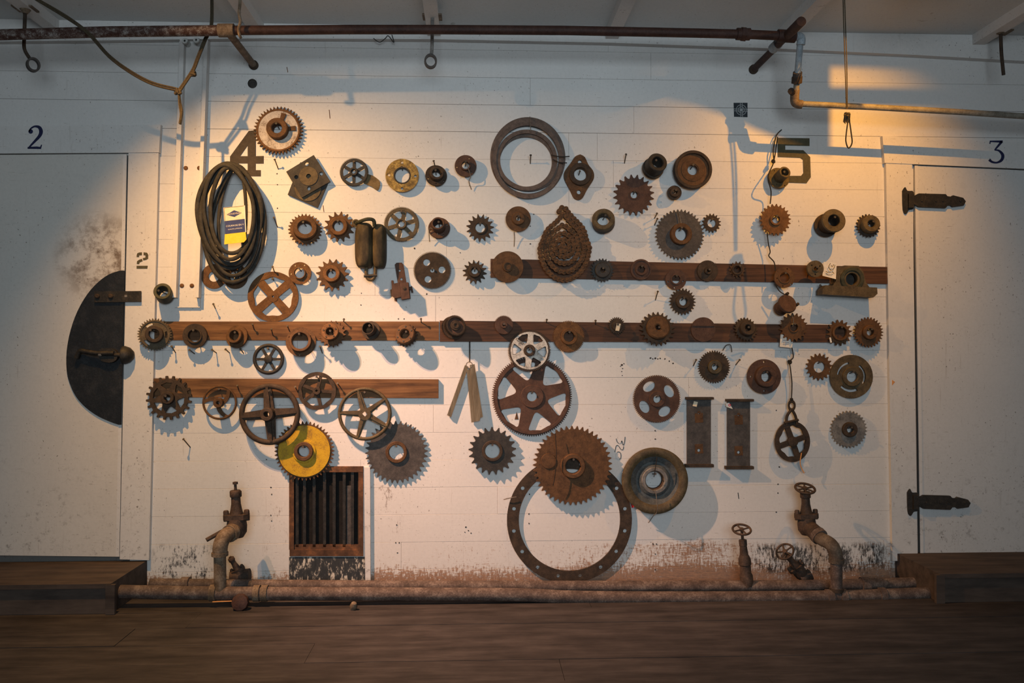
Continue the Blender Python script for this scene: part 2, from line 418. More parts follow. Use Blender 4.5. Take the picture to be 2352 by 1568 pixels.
# ceiling, a little lower on the right
zl, zr = P(60, 52).z, P(2300, 88).z; xa, xb = P(60, 52).x, P(2300, 88).x
def CZ(x): return zl + (zr - zl) * (x - xa) / (xb - xa)
mb = MB(); vs = []
for z_ in (0, .08):
    for (x, yy) in ((X0 - 1, -9), (X1 + 1, -9), (X1 + 1, .1), (X0 - 1, .1)): vs.append((x, yy, CZ(x) + z_))
mb.add(vs, [(3, 2, 1, 0), (4, 5, 6, 7), (0, 1, 5, 4), (1, 2, 6, 5), (2, 3, 7, 6), (3, 0, 4, 7)])
ceil = struct(obj('ceiling', mb, 'paint_ceiling', None, Matrix.Identity(4)))
for x in (130, 596, 998, 1402, 1790, 2236):
    bx = P(x, 60).x; zc = CZ(bx)
    mb = MB(); mb.box((bx - .035, -8.9, zc - .055), (bx + .035, -.045, zc + .01)); obj('beam', mb, 'paint_trim', ceil, Matrix.Identity(4))
# side walls of the room, outside the view
for nm, x in (('wall_left', X0 - .9), ('wall_right', X1 + .9)):
    s_ = -1 if nm == 'wall_left' else 1
    mb = MB(); mb.box((min(x, x + s_ * .1), -9, -.1), (max(x, x + s_ * .1), .1, 3.4)); struct(obj(nm, mb, 'paint_door', None, Matrix.Identity(4)))
# ledger under the ceiling
mb = MB(); vs = []; cols = [(-100, 96), (300, 92), (600, 88), (1000, 90), (1400, 98), (1800, 112), (2100, 126), (2460, 146)]
for x, yb in cols:
    q = P(x, yb, .045); zc = CZ(q.x) + .005
    vs += [(q.x, -.045, q.z), (q.x, -.045, zc), (q.x, 0.01, zc), (q.x, 0.01, q.z)]
fs = []
for i in range(len(cols) - 1):
    for j in range(4): fs.append((i * 4 + j, i * 4 + (j + 1) % 4, i * 4 + 4 + (j + 1) % 4, i * 4 + 4 + j))
n = len(vs); fs += [(0, 3, 2, 1), (n - 4, n - 3, n - 2, n - 1)]
mb.add(vs, [tuple(reversed(f)) for f in fs]); struct(obj('trim_1', mb, 'paint_trim', None, Matrix.Identity(4)))
# left door with its casing
struct(slab('trim_2', [(-100, 291), (369, 286), (365, 350), (-100, 353)], 0, .03, 'paint_trim'))
struct(slab('trim_3', [(295, 351), (364, 351), (342, 1286), (275, 1284)], 0, .026, 'paint_trim'))
d1 = struct(slab('door_1', [(-100, 356), (290, 354), (272, 1278), (-100, 1274)], 0, .02, 'paint_door_left'))
slab('edge_strip', [(283, 355), (291, 355), (274, 1278), (266, 1278)], .018, .005, 'paint_trim', d1)
# right door with its casing
struct(slab('trim_4', [(2027, 312), (2460, 332), (2460, 392), (2032, 374)], 0, .03, 'paint_trim'))
struct(slab('trim_5', [(2035, 375), (2095, 377), (2108, 1286), (2050, 1288)], 0, .026, 'paint_trim'))
d2 = struct(slab('door_2', [(2101, 380), (2460, 396), (2460, 1264), (2116, 1275)], 0, .018, 'paint_door'))
slab('edge_strip', [(2101, 380), (2108, 380), (2121, 1275), (2114, 1275)], .016, .005, 'paint_trim', d2)
# corner board right of the vent and the tarred panel below the vent
struct(slab('trim_6', [(836, 1073), (850, 1073), (851, 1338), (839, 1338)], 0, .018, 'paint_trim'))
struct(slab('trim_7', [(664, 1279), (838, 1279), (838, 1338), (664, 1338)], 0, .008, 'tarred_panel'))
# low loading platforms in front of both doors
def platform(nm, x0, x1, label_x):
    o = struct(empty(nm, frame((0, -.22, 0))))
    ztop = P(300, 1287).z
    mb = MB(); mb.box((x0, -.45, 0), (x1, .015, ztop - .022)); obj('riser_box', mb, 'platform_wood', o, Matrix.Identity(4))
    for i in range(3):
        a = -.465 + i * .16
        mb = MB(); mb.box((x0 - .0, a + .001, ztop - .022), (x1 + .0, min(a + .159, .0), ztop)); obj('plank', mb, 'platform_wood', o, Matrix.Identity(4))
    ex = x1 if x1 < 0 else x0
    mb = MB(); mb.box((ex - .022, -.47, 0), (ex + .022, -.448, ztop - .004)); obj('corner_post', mb, 'platform_wood', o, Matrix.Identity(4))
platform('trim_8', X0 - .8, P(338, 1287).x, 0); platform('trim_9', P(2056, 1290).x, X1 + .8, 0)

# barred vent low in the wall
v_ = empty('barred_vent', frame(P(750, 1275, .03)), 'brown wooden vent frame with dark vertical bars low in the wall', 'vent')
slab('frame_rail', [(665, 1071), (834, 1071), (834, 1084), (665, 1084)], .001, .013, 'wood_frame', v_)
slab('frame_rail', [(665, 1262), (834, 1262), (834, 1277), (665, 1277)], .001, .013, 'wood_frame', v_)
slab('frame_stile', [(664, 1084), (675, 1084), (675, 1262), (664, 1262)], .001, .012, 'wood_frame', v_)
slab('frame_stile', [(823, 1084), (834, 1084), (834, 1262), (823, 1262)], .001, .012, 'wood_frame', v_)
mb = MB(); mb.box((gx0, .012, gz0), (gx1, .0195, gz1)); obj('back_panel', mb, 'void', v_, Matrix.Identity(4))
slab('sill', [(676, 1250), (823, 1250), (823, 1262), (676, 1262)], .0, .006, 'wood_frame', v_)
for x in (683, 700, 722, 746, 768, 791, 810):
    slab('bar', [(x - 4, 1084), (x + 3, 1084), (x + 3, 1256), (x - 4, 1256)], -.004, .01, 'black_iron', v_)
slab('bar', [(796, 1115), (808, 1115), (808, 1258), (796, 1258)], -.008, .005, 'iron_grey', v_)

# long boards the parts hang on
def board(pts, d, th, mat, label):
    return tag(slab('hanging_board', pts, d, th, mat), label, 'board', 'long brown boards across the wall')
BT = .02
bo_up = board([(1127, 594), (2043, 613), (2043, 652), (1127, 637)], 0, BT, 'wood_board_dark', 'dark brown board running right behind the rolled chain and pillow block')
bo_mid = board([(350, 738), (1008, 738), (1008, 782), (350, 781)], 0, BT, 'wood_board', 'middle brown board left half carrying bushings and the brassy sprocket')
bo_midr = board([(1010, 736), (1944, 746), (1944, 786), (1010, 784)], 0, BT + .003, 'wood_board_dark', 'middle brown board right half with silver gear hung below it')
bo_low = board([(341, 869), (1007, 871), (1007, 914), (341, 912)], 0, BT, 'wood_board', 'short low brown board with handwheels hung along it')

# steel channel fixed upright at upper left
cp = empty('channel_post', frame(P(428, 706, 0)), 'white painted upright channel with rusty bolts beside the black belts', 'post')
slab('web', [(411, 94), (478, 92), (459, 706), (402, 706)], .001, .012, 'paint_trim', cp)
slab('flange', [(413, 88), (423, 88), (404, 683), (393, 683)], .004, .046, 'paint_trim', cp)
slab('flange', [(469, 90), (477, 90), (456, 683), (447, 683)], .004, .046, 'paint_trim', cp)
for x, y_ in ((427, 386), (458, 386), (418, 656), (441, 656)):
    o = obj('bolt', MB().lathe([(.012, 0), (.012, .003), (.007, .006), (0, .006)][::1], 14), 'rust_orange', cp, frame(P(x, y_, .012)))
slab('rust_patch', [(425, 680), (431, 676), (438, 678), (442, 681), (440, 690), (437, 700), (429, 702), (426, 692)], .011, .0015, 'rust', cp)
for x, y_, tp in ((432, 102, 'left'), (458, 100, 'right')):
    o = empty('insulator', frame(P(x, y_, .012)), f'small white porcelain insulator on the channel top, {tp} one of the pair', 'insulator')
    u = U(.03)
    obj('knob', MB().lathe([(7 * u, 0), (7.4 * u, .02), (5 * u, .03), (7.4 * u, .045), (6.4 * u, .056), (2.4 * u, .056), (2.4 * u, .045), (0, .045)], 20), 'porcelain', o)
    obj('screw', MB().lathe([(2.2 * u, .045), (2.2 * u, .052), (0, .052)], 10), 'iron_dark', o)

# ------------------------------------------------------------------ painted numbers and marks
def paint(name, loops, mat, label, holes=(), d=.0012, cat='number', off=0.0):
    o = empty(name, frame(P(loops[0][0][0], loops[0][0][1], off)), label, cat)
    for l in loops: slab('paint', l, off, d, mat, o, holes if l is loops[0] else ())
    return o
z2 = lambda X, Y: (400 + X / 5.6, 220 + Y / 5.6)
paint('painted_numeral', [[z2(*p) for p in ((960, 450), (1050, 440), (1050, 775), (1152, 772), (1152, 872), (1050, 872), (1050, 955), (1115, 955), (1115, 1035), (885, 1035), (885, 955), (945, 955), (945, 870), (718, 870), (718, 780))]],
      'stencil_brown', 'large dark brown numeral 4 above the hanging black belts', [[z2(*p) for p in ((945, 640), (945, 775), (850, 775))]])
z6 = lambda X, Y: (1700 + X / 4.7525, 250 + Y / 4.7525)
paint('painted_numeral', [[z6(*p) for p in ((408, 315), (758, 320), (758, 405), (493, 400), (493, 445), (690, 450), (765, 525), (772, 745), (725, 812), (510, 805), (510, 730), (665, 730), (690, 700), (685, 555), (655, 535), (410, 525))]],
      'stencil_olive', 'large angular olive numeral 5 on the warmly lit right wall')
zz = lambda p: (p[0] / 4.126, 280 + p[1] / 4.126, p[2] / 4.126)
s2 = stroke(smooth([zz(p) for p in ((276, 92, 16), (292, 62, 14), (330, 42, 18), (372, 52, 30), (388, 90, 36), (374, 132, 30), (330, 182, 22), (290, 224, 16), (268, 252, 14))], 5))
paint('painted_numeral', [s2, circpx(290 / 4.126, 280 + 90 / 4.126, 5.2), [zz((x, y_, 0))[:2] for x, y_ in ((262, 236), (350, 232), (380, 236), (390, 214), (398, 216), (388, 256), (260, 254))]],
      'ink_blue', 'navy serif numeral 2 on the header of the left door', off=.03)
z3 = lambda p: (2000 + p[0] / 3.733, 280 + p[1] / 3.733, p[2] / 3.733)
paint('painted_numeral', [stroke([z3(p) for p in ((1022, 186, 10), (1026, 166, 12), (1132, 168, 20))][1:]), stroke([z3((1022, 188, 9)), z3((1026, 160, 9))]), stroke([z3((1124, 168, 22)), z3((1064, 240, 12))]),
      stroke(smooth([z3(p) for p in ((1062, 240, 10), (1100, 246, 16), (1132, 284, 26), (1122, 326, 24), (1082, 348, 16), (1040, 342, 18), (1016, 322, 24))], 5))],
      'ink_blue', 'navy numeral 3 on the header of the right door', off=.03)
zs = lambda X, Y: (X / 4.126, 280 + Y / 4.126)
paint('stencil_numeral', [[zs(*p) for p in l] for l in (
      ((1295, 1262), (1300, 1245), (1318, 1236), (1345, 1234), (1345, 1262), (1318, 1264), (1318, 1280), (1295, 1280)),
      ((1360, 1234), (1392, 1238), (1404, 1256), (1404, 1295), (1385, 1306), (1358, 1312), (1352, 1290), (1378, 1284), (1378, 1264), (1360, 1262)),
      ((1345, 1296), (1352, 1318), (1322, 1332), (1320, 1346), (1296, 1346), (1298, 1320), (1316, 1306)),
      ((1294, 1362), (1400, 1362), (1396, 1390), (1294, 1390)))],
      'stencil_olive', 'small olive stencilled numeral 2 on the left door casing', off=.026)
zb = lambda p: (1340 + p[0] / 8.958, 980 + p[1] / 8.958, 1.2)
paint('handwritten_number', [stroke(smooth([zb(p) for p in l], 4)) for l in (
      ((675, 240), (690, 300), (735, 345), (775, 320), (790, 285), (805, 350), (825, 375), (845, 310), (857, 205)),
      ((825, 400), (820, 450), (795, 475), (760, 450), (720, 390), (690, 380), (665, 415), (648, 520)),
      ((720, 512), (690, 525), (668, 575), (675, 630), (705, 668), (740, 670), (768, 635), (770, 570), (752, 525), (722, 512)))],
      'ink_black', 'handwritten number 320 in black right of the big rust sprocket')
em = empty('painted_emblem', frame(P(1701, 252)), 'dark square emblem with pale target rings and cross lines', 'emblem')
slab('square', [(1685, 236), (1717, 236), (1717, 269), (1686, 268)], 0, .001, 'emblem_dark', em)
u = U()
for r0, r1 in ((11.2, 12.6), (6.6, 8.0)):
    obj('ring', MB().ring(r0 * u, r1 * u, .001, .0016, 32), 'emblem_light', em, frame(P(1702.5, 252.5)))
for l in (((1685, 250), (1717, 251)), ((1685, 254.4), (1717, 255.4)), ((1700.4, 236), (1701.6, 269)), ((1704.6, 236), (1705.8, 269))):
    (a, b_), (c, e) = l
    slab('line', stroke([(a, b_, 1.3), (c, e, 1.3)]), .001, .0006, 'emblem_light', em)
obj('bull', MB().lathe([(3.4 * u, .001), (3.4 * u, .0018), (0, .0018)], 16), 'emblem_light', em, frame(P(1702.5, 252.5)))

# ------------------------------------------------------------------ gears and round parts
def tooth_loop(n, R, h, kind, rot=0):
    prof = {'s': [(0, 0), (.1, .03), (.2, .16), (.3, .42), (.385, .75), (.44, .96), (.5, 1), (.56, .96), (.615, .75), (.7, .42), (.8, .16), (.9, .03)],
            'g': [(0, 0), (.22, 0), (.36, .9), (.42, 1), (.58, 1), (.64, .9), (.78, 0)],
            'b': [(0, 0), (.24, .02), (.3, .2), (.33, .85), (.4, 1), (.6, 1), (.67, .85), (.7, .2), (.76, .02)]}[kind]
    if kind == 's' and n > 30: prof = prof[::2]
    out = []
    for i in range(n):
        for f_, q in prof:
            a = 2 * math.pi * (i + f_) / n + rot; r = R - h + h * q
            out.append((r * math.cos(a), r * math.sin(a)))
    return out
HUNG = []
def axis_root(name, bx, by, d, hub, t, R, label, cat, group, rot=0):
    n = Vector((0, -1, 0))
    if hub is not None and hub[2] >= .028:
        hx, hy, hh = hub; base = BD - .002 if d >= BD - 1e-6 and (570 < by < 660 and bx > 1120 or 730 < by < 790 or 860 < by < 930 and bx < 1010 and R < 55) else .003
        cap = R_(27 if R < 28 else 14 if R < 45 else 4)
        for _ in range(2):
            n = (P(hx, hy, d + t + hh) - P(bx, by, d + t)).normalized()
            tl = math.acos(min(1, -n.y))
            if tl > cap:
                k = math.tan(cap) / math.hypot(n.x, n.z); n = Vector((n.x * k, -1, n.z * k)).normalized(); tl = cap
            d = max(d, base + R * U() * math.sin(tl))
    a = P(bx, by, d + t)
    M = frame(a - n * t, n, 0)
    return empty(name, M, label, cat, group), d
def gear(name, label, cat, bx, by, R, n=0, h=6, kind='s', d=.018, t=.011, mat='rust', hub=None, bore=6, holes=(), rot=None, extra=(), group=None, loops=(), hubmat=None, nail=True, hubs=(), hubbore=None):
    """hub = (px, py, radius px, height m): where the front of the hub is seen"""
    rot = random.random() if rot is None else rot
    root, d = axis_root(name, bx, by, d, (hub[0], hub[1], hub[3]) if hub else None, t, R, label, cat, group)
    u = U(d + t)
    lp = [tooth_loop(n, R * u, h * u, kind, rot) if n else circ(R * u, 56)]
    if bore: lp.append(circ(bore * u, 26))
    for hx, hy, hr in holes: lp.append(circ(hr * u, 14, hx * u, -hy * u))
    for l in loops: lp.append([(x * u, -y * u) for x, y in l])
    obj('toothed_disc' if n else 'disc', MB().prism(lp, 0, t), mat, root)
    hb = hubbore if hubbore else bore
    if hub:
        mbh = MB()
        if hb: mbh.ring(hb * u, hub[2] * u, t * .5, t + hub[3], 36)
        else: mbh.lathe([(hub[2] * u, t * .5), (hub[2] * u, t + hub[3] - .002), (hub[2] * u - .002, t + hub[3]), (0, t + hub[3])], 36)
        obj('hub', mbh, hubmat or mat, root)
    for (r0, r1, z0, z1, nm, mt) in hubs: obj(nm, MB().ring(r0 * u, r1 * u, z0, z1, 44), mt or mat, root)
    if nail and bore:
        HUNG.append((root, bore * u, t + (hub[3] if hub else 0), d))
    return root, u
def spoked(name, label, cat, cx, cy, R, rim, nsp, hubr, mat, d=.03, rot=0, sw=(9, 7), hub=None, teeth=None, curve=0, bore=4, sect='round', t=.014, hubh=.02, square=False, group=None, scallop=0, wy=1.0, spk=None):
    root, d = axis_root(name, cx, cy, d, (hub[0], hub[1], hubh) if hub else None, t, R, label, cat, group)
    u = U(d + t)
    if teeth: mbr = MB().prism([tooth_loop(teeth[0], R * u, teeth[1] * u, teeth[2]), circ((R - rim) * u, 60)], 0, t)
    elif sect == 'round': mbr = MB().torus((R - rim / 2) * u, rim / 2 * u, 56, 12, Matrix.Translation((0, 0, t / 2)), min(1, t / (rim * u) * 1.3))
    else:
        inn = [((R - rim + scallop * math.sin(9 * a)) * u * math.cos(a), (R - rim + scallop * math.sin(9 * a)) * u * math.sin(a)) for a in [2 * math.pi * i / 72 for i in range(72)]]
        mbr = MB().prism([circ(R * u, 60), inn], 0, t)
    if wy != 1: mbr.v = [(x, y_ * wy, z) for x, y_, z in mbr.v]
    obj('rim', mbr, mat, root)
    for i in range(nsp):
        a = (spk[i] if spk else rot + 2 * math.pi * i / nsp)
        L0, L1 = hubr * .7 * u, (R - rim * .6) * u * (wy if abs(math.sin(a)) > .7 else 1)
        if curve:
            pts = []
            for k in range(9):
                f_ = k / 8; r = L0 + (L1 - L0) * f_; b_ = a + curve * (f_ - f_ * f_ * .2)
                pts.append((r * math.cos(b_), r * math.sin(b_), (sw[0] + (sw[1] - sw[0]) * f_) * u))
            mbs = MB().prism([stroke(pts)], t * .2, t * .9)
        else:
            mbs = MB().prism([[(L0, -sw[0] / 2 * u), (L1, -sw[1] / 2 * u), (L1, sw[1] / 2 * u), (L0, sw[0] / 2 * u)]], t * .15, t * .85, Matrix.Rotation(a, 4, 'Z'))
            if sw[0] > 12 and sect != 'flat': mbs.prism([[(L0, -sw[0] / 6 * u), (L1, -sw[1] / 6 * u), (L1, sw[1] / 6 * u), (L0, sw[0] / 6 * u)]], t * .8, t * 1.25, Matrix.Rotation(a, 4, 'Z'))
        obj('spoke', mbs, mat, root)
    if square:
        q = bore * u
        mbh = MB().prism([circ(hubr * u, 32), [(0, q), (q, 0), (0, -q), (-q, 0)]], 0, t + hubh)
    elif bore: mbh = MB().ring(bore * u, hubr * u, -.002, t + hubh, 32)
    else: mbh = MB().lathe([(hubr * u, 0), (hubr * u, t + hubh - .003), (hubr * u * .8, t + hubh), (0, t + hubh)], 32)
    obj('hub', mbh, mat, root)
    HUNG.append((root, (R - rim) * u * .97, t * .6, d))
    return root, u
GS = 'toothed sprockets hung on the wall'; GG = 'spur gears hung on the wall'; GF = 'round flanges and bushings hung on the wall'; GW = 'handwheels hung on the wall'
BD = BT + .004     # just in front of the boards
# -- upper left
r_, u = gear('sprocket', 'white-faced sprocket with rusty rim and teeth next to the 4', 'sprocket', 639.5, 299, 56.5, 42, 7, mat='rust', hub=(635.5, 293.5, 24, .04), bore=11.5, d=.012, group=GS)
obj('painted_face', MB().ring(24 * u, 45 * u, .011, .0135), 'paint_white_worn', r_)
obj('raised_ring', MB().ring(45 * u, 49 * u, .011, .015), 'rust_orange', r_)
for a in (.1, 1.25):
    obj('rib', MB().prism([[(22 * u, -4.5 * u), (40 * u, -5.5 * u), (40 * u, 5.5 * u), (22 * u, 4.5 * u)]], .012, .022, Matrix.Rotation(a, 4, 'Z')), 'rust', r_)
def plate(label, pts, ctr, rdisc, rb, holes, d, mat, dmat):
    o = P(ctr[0], ctr[1], d + .012); root = empty('flange_plate', frame((o.x, -d, o.z)), label, 'plate', 'square flange plates')
    slab('plate', pts, d, .012, mat, root, [circpx(ctr[0], ctr[1], rb)] + [circpx(x, y_, 4.6, 12) for x, y_ in holes])
    u = U(d); obj('raised_disc', MB().ring(rb * u, rdisc * u, .012, .016, 36), dmat, root, frame((o.x, -d, o.z)))
    return root
plate('square black bolt plate underneath, sticking out below the other plate', [(660.7, 446.8), (690, 372), (756, 414), (729.5, 477)], (707.5, 432), 30, 6, [(708, 456), (680, 426), (736, 424)], .002, 'iron_dark', 'bronze')
plate('square black bolt plate on top with round tan centre', [(720.5, 355.7), (758.5, 416.4), (692.9, 453.9), (657.2, 394)], (709, 404.8), 21.5, 5.2, [(704.5, 376.3), (737.5, 398.6), (709.8, 432.5), (680.4, 406.6)], .019, 'iron_dark', 'bronze')
tag(slab('metal_strip', smooth([(836, 421), (838, 400), (850, 401), (861, 406), (873, 418), (868, 437), (854, 429), (838, 422)], 3), .004, .006, 'leather'), 'tan curved strip poking out behind the small six-spoke gear', 'strip')
spoked('spur_gear', 'small black six-spoke gear with tan strip behind it', 'gear', 813, 395, 32.6, 7, 6, 9.5, 'iron_dark', d=.012, rot=.5, sw=(7, 6), teeth=(72, 2.2, 'g'), bore=5, group=GG)
gear('flange', 'brassy speckled flange with large bore and four bolt holes', 'flange', 923.7, 402.7, 38, mat='brass_speckle', bore=19.5, holes=[(0, -30, 3), (30, 1, 3), (0, 30, 3), (-30, -1, 3)], d=.02, hubs=[(16.5, 20, -.004, .012, 'bore_sleeve', 'iron_dark')], group=GF)
gear('flange', 'small dark flange with domed hub under a tall nail', 'flange', 1002, 402.5, 24.8, mat='rust_dark', hub=(1003.5, 396.5, 16, .035), bore=10, holes=[(-18, 9, 2), (17, 12, 2), (0, 20, 2)], d=.02, group=GF)
gear('flange', 'small maroon flange with a loose wire dangling from it', 'flange', 1069.5, 380.8, 25, mat='rust_maroon', hub=(1069, 377.5, 12, .02), bore=8.5, holes=[(8, -17, 1.8), (-20, 3, 1.8), (13, 14, 1.8)], d=.03, group=GF)
# -- belts of thin steel in a coil
root = empty('steel_band_coil', frame(P(1212, 362, .03)), 'coil of brown steel bands hung around a nail', 'coil')
for i, (cx, cy, rx, ry, dz, wd) in enumerate(((1212.5, 362.5, 81, 88, .0, 11), (1214, 356, 76, 79, .012, 10), (1212, 368, 77, 84, .024, 9), (1208, 372, 65, 62, .002, 10), (1210, 368, 66, 66, .018, 9))):
    c = P(cx, cy, dz + .009); u = U(dz)
    path = [(rx * u * math.cos(a), ry * u * math.sin(a), 0) for a in [2 * math.pi * k / 72 for k in range(72)]]
    mbx = MB().sweep(path, [(-.006, -wd / 2 * u), (.006, -wd / 2 * u), (.006, wd / 2 * u), (-.006, wd / 2 * u)], True, None, (0, 0, 1))
    obj('band', mbx, 'band_steel', root, frame(c))
for pts in ([(1266, 356, .05), (1275, 358, .065), (1290, 360, .065), (1308, 359, .05)], [(1270, 366, .05), (1285, 373, .066), (1302, 374, .05)]):
    obj('tie_wire', MB().tube(P3(smooth(pts, 4)), .0028, 6), 'cord_black', root, Matrix.Identity(4))
obj('tie_wire', MB().tube(P3([(1217, 268, .03), (1218, 285, .06), (1219, 303, .05)]), .0022, 6), 'wire', root, Matrix.Identity(4))
# -- two bolt oval flange
zz4 = lambda X, Y: (1080 + X / 5.6, 240 + Y / 5.6)
pts = smooth([zz4(*p) for p in ((1415, 640), (1475, 675), (1520, 770), (1580, 850), (1595, 920), (1575, 985), (1500, 1100), (1450, 1195), (1395, 1225), (1335, 1200), (1290, 1110), (1225, 990), (1205, 920), (1220, 850), (1300, 740), (1350, 668), (1415, 640))], 3)[:-1]
root = empty('oval_flange', frame(P(1330, 403, .02)), 'rusty oval two-bolt flange beside the steel band coil', 'flange', GF)
slab('plate', pts, .006, .014, 'rust', root, [circpx(1332, 402.5, 15, 24), circpx(1332, 372, 4.6), circpx(1329.5, 441, 4.8)])
u = U(.03); obj('bearing_ring', MB().ring(15 * u, 26 * u, .0, .02), 'rust_dark', root, frame(P(1332.5, 401, .02)))
HUNG.append((root, .02, .02, .02))
gear('sprocket', 'maroon sprocket with twenty coarse teeth under the loose nail', 'sprocket', 1456, 447.5, 47.8, 20, 9, mat='rust_maroon', hub=(1456, 446, 11, .006), bore=8, d=.01, group=GS)
gear('collar', 'dark tilted shaft collar above the coarse maroon sprocket', 'collar', 1501, 385, 25, mat='iron_dark', hub=(1511.5, 371.5, 22.5, .07), bore=13, t=.02, d=.02, group=GF)
r_, u = gear('pulley', 'brown dished pulley with raised rim at upper right', 'pulley', 1591, 390, 44.5, mat='rust', bore=12, d=.035, t=.02, hubs=[(37, 44.5, .018, .035, 'rim', 'rust_dark'), (14, 27, .018, .023, 'step', 'rust')])
gear('collar', 'tiny rusty collar just under the dished pulley', 'collar', 1549.5, 442, 16.5, mat='rust_dark', hub=(1549, 441.5, 12, .02), bore=4.5, d=.03, t=.015, group=GF)
gear('flange', 'olive brown flanged bushing across the numeral 5', 'flange', 1789.4, 408, 25.5, mat='bronze', hub=(1804, 394, 13.7, .07), bore=9, holes=[(-10, -17, 1.6), (-8, 18, 1.6), (12, 19, 1.6)], t=.01, group=GF)
gear('sprocket', 'orange brown sprocket hung on the cord below the 5', 'sprocket', 1781, 504.6, 37.5, 22, 6, mat='rust_orange', bore=9, d=.05, hub=(1783, 503, 14, .012), group=GS)
r_, u = gear('spool', 'brown spool with large bore casting a long round shadow', 'spool', 1898, 517, 27.5, mat='rust_dark', hub=(1915, 506.5, 20, .1), bore=13.5, t=.012, d=.02)
obj('front_flange', MB().ring(13.5 * u, 27 * u, .1, .118), 'bronze', r_)
gear('sprocket', 'small brown hubbed sprocket right of the spool', 'sprocket', 1994.6, 518, 28.5, 22, 5, mat='rust_dark', hub=(2002, 513, 20.5, .045), bore=8, d=.02, hubmat='bronze', group=GS)
# -- second row
gear('sprocket', 'brown sprocket with wide hub left of the wooden block', 'sprocket', 701, 526.5, 38, 27, 5.5, d=.008, mat='rust', hub=(700.5, 521.5, 27, .035), bore=15.8, group=GS)
gear('sprocket', 'brown coarse-toothed sprocket touching the wooden block', 'sprocket', 779, 520.5, 35, 14, 9, d=.008, mat='rust', hub=(776.5, 518.8, 21, .035), bore=12, group=GS, hubmat='rust_orange')
spoked('spur_gear', 'olive six-spoke spur gear right of the wooden block', 'gear', 922.3, 514.7, 40.3, 9, 6, 12, 'bronze', d=.014, rot=.28, sw=(9, 8), teeth=(84, 2.4, 'g'), bore=7.5, group=GG)
gear('flange', 'rusty flanged bushing tipped upward with wide bore', 'flange', 1008.6, 523, 25, mat='rust_maroon', hub=(1005.5, 512, 15, .065), bore=11, holes=[(-19, 7, 2), (10, 18, 2), (18, -8, 2)], t=.01, group=GF)
gear('sprocket', 'plain brown fifteen-tooth sprocket with big bore in the centre', 'sprocket', 1103, 523, 32, 15, 8.5, d=.006, mat='rust_dark', bore=11, hub=(1103, 522.5, 15, .006), group=GS)
gear('disc_plate', 'round brown disc with small bore left of the chain', 'disc', 1190.5, 502.5, 29, mat='rust', hub=(1190.3, 500.5, 15, .02), bore=5.5, d=.03, group=GF)
gear('collar', 'thick brown ring collar right of the chain', 'collar', 1386, 509, 26.3, mat='iron_dark', hub=(1386, 502.6, 26, .04), bore=14.5, t=.02, d=.018, hubmat='bronze', group=GF)
gear('sprocket', 'large grey-brown sprocket with forty fine teeth above the board', 'sprocket', 1562, 538.5, 59, 40, 6, mat='iron_grey', hub=(1566, 537, 25, .03), bore=15, hubmat='rust', d=.01, group=GS)
gear('sprocket', 'tiny sprocket touching the large grey-brown sprocket', 'sprocket', 1634.6, 512, 22.6, 16, 5, mat='rust_dark', bore=10, d=.012, t=.008, group=GS)
# -- third row
for x, lab, dd in ((491, 'rusty flat washer left of the pair below the belts', .006), (540, 'rusty flat washer right of the pair below the belts', .01)):
    gear('washer', lab, 'washer', x, 634.5, 28, mat='rust', bore=12, d=dd, t=.006, group='rusty flat washers under the belts')
spoked('handwheel', 'flat rusty four-spoke handwheel above the middle board', 'handwheel', 627, 681, 57, 13, 4, 13, 'rust_orange', d=.009, rot=.72, sw=(17, 19), bore=2, sect='flat', scallop=1.3, hubh=.0, t=.012, group=GW)
gear('flange', 'orange rust flange with small holes touching the flat handwheel', 'flange', 688.7, 627, 25.3, mat='rust_orange', hub=(688.5, 625.5, 13.5, .012), bore=11.5, holes=[(-11, -17, 1.8), (10, -18, 1.8), (-20, 2, 1.8), (16, 3, 2), (8, 18, 2)], d=.03, group=GF)
gear('sprocket', 'rusty coarse-toothed sprocket below the wide-hub sprocket', 'sprocket', 763.5, 631, 37.5, 15, 9, d=.008, mat='rust', hub=(761, 628, 19, .035), bore=10.5, group=GS, hubmat='rust_orange')
gear('spur_gear', 'flat dark gear with three round holes', 'gear', 993, 620.5, 43.5, 84, 3, 'g', mat='rust_dark', bore=5, holes=[(-13, -18, 8), (22, -1.4, 8), (-10, 20.5, 8)], d=.005, group=GG)
gear('sprocket', 'small rusty fourteen-tooth sprocket left of the upper board', 'sprocket', 1090.5, 624, 28, 14, 8, d=.008, mat='rust_dark', hub=(1090.5, 621.5, 14.5, .03), bore=7.5, group=GS)
# -- on the upper board
r_, u = gear('disc_plate', 'wide smooth brown disc on the left end of the upper board', 'disc', 1166, 612.5, 36, mat='rust', hub=(1166, 610, 12, .02), bore=0, d=BD + .016, hubs=[], group=GF)
obj('boss_ring', MB().ring(6.5 * u, 9 * u, .03, .036), 'rust_dark', r_)
gear('spur_gear', 'black gear with slotted bore at the chain side of the board', 'gear', 1383.5, 620.5, 28, 22, 4.5, mat='iron_dark', hub=(1383.5, 619.5, 18, .02), bore=5, d=BD, group=GS)
gear('disc_plate', 'dull brown stepped disc on the upper board', 'disc', 1472.5, 619, 24.5, mat='rust_maroon', hub=(1473, 617.5, 14, .015), bore=8, d=BD, group=GF, hubs=[(20, 24, .01, .016, 'lip', 'rust_maroon')])
gear('flange', 'rusty ring flange drooping below the upper board', 'flange', 1552.5, 641.5, 24.3, mat='rust_maroon', bore=9.5, holes=[(-18, 5, 2), (-3, 19, 2.2), (17, 4, 2)], d=BD, t=.008, hub=(1552.5, 641, 13, .006), group=GF)
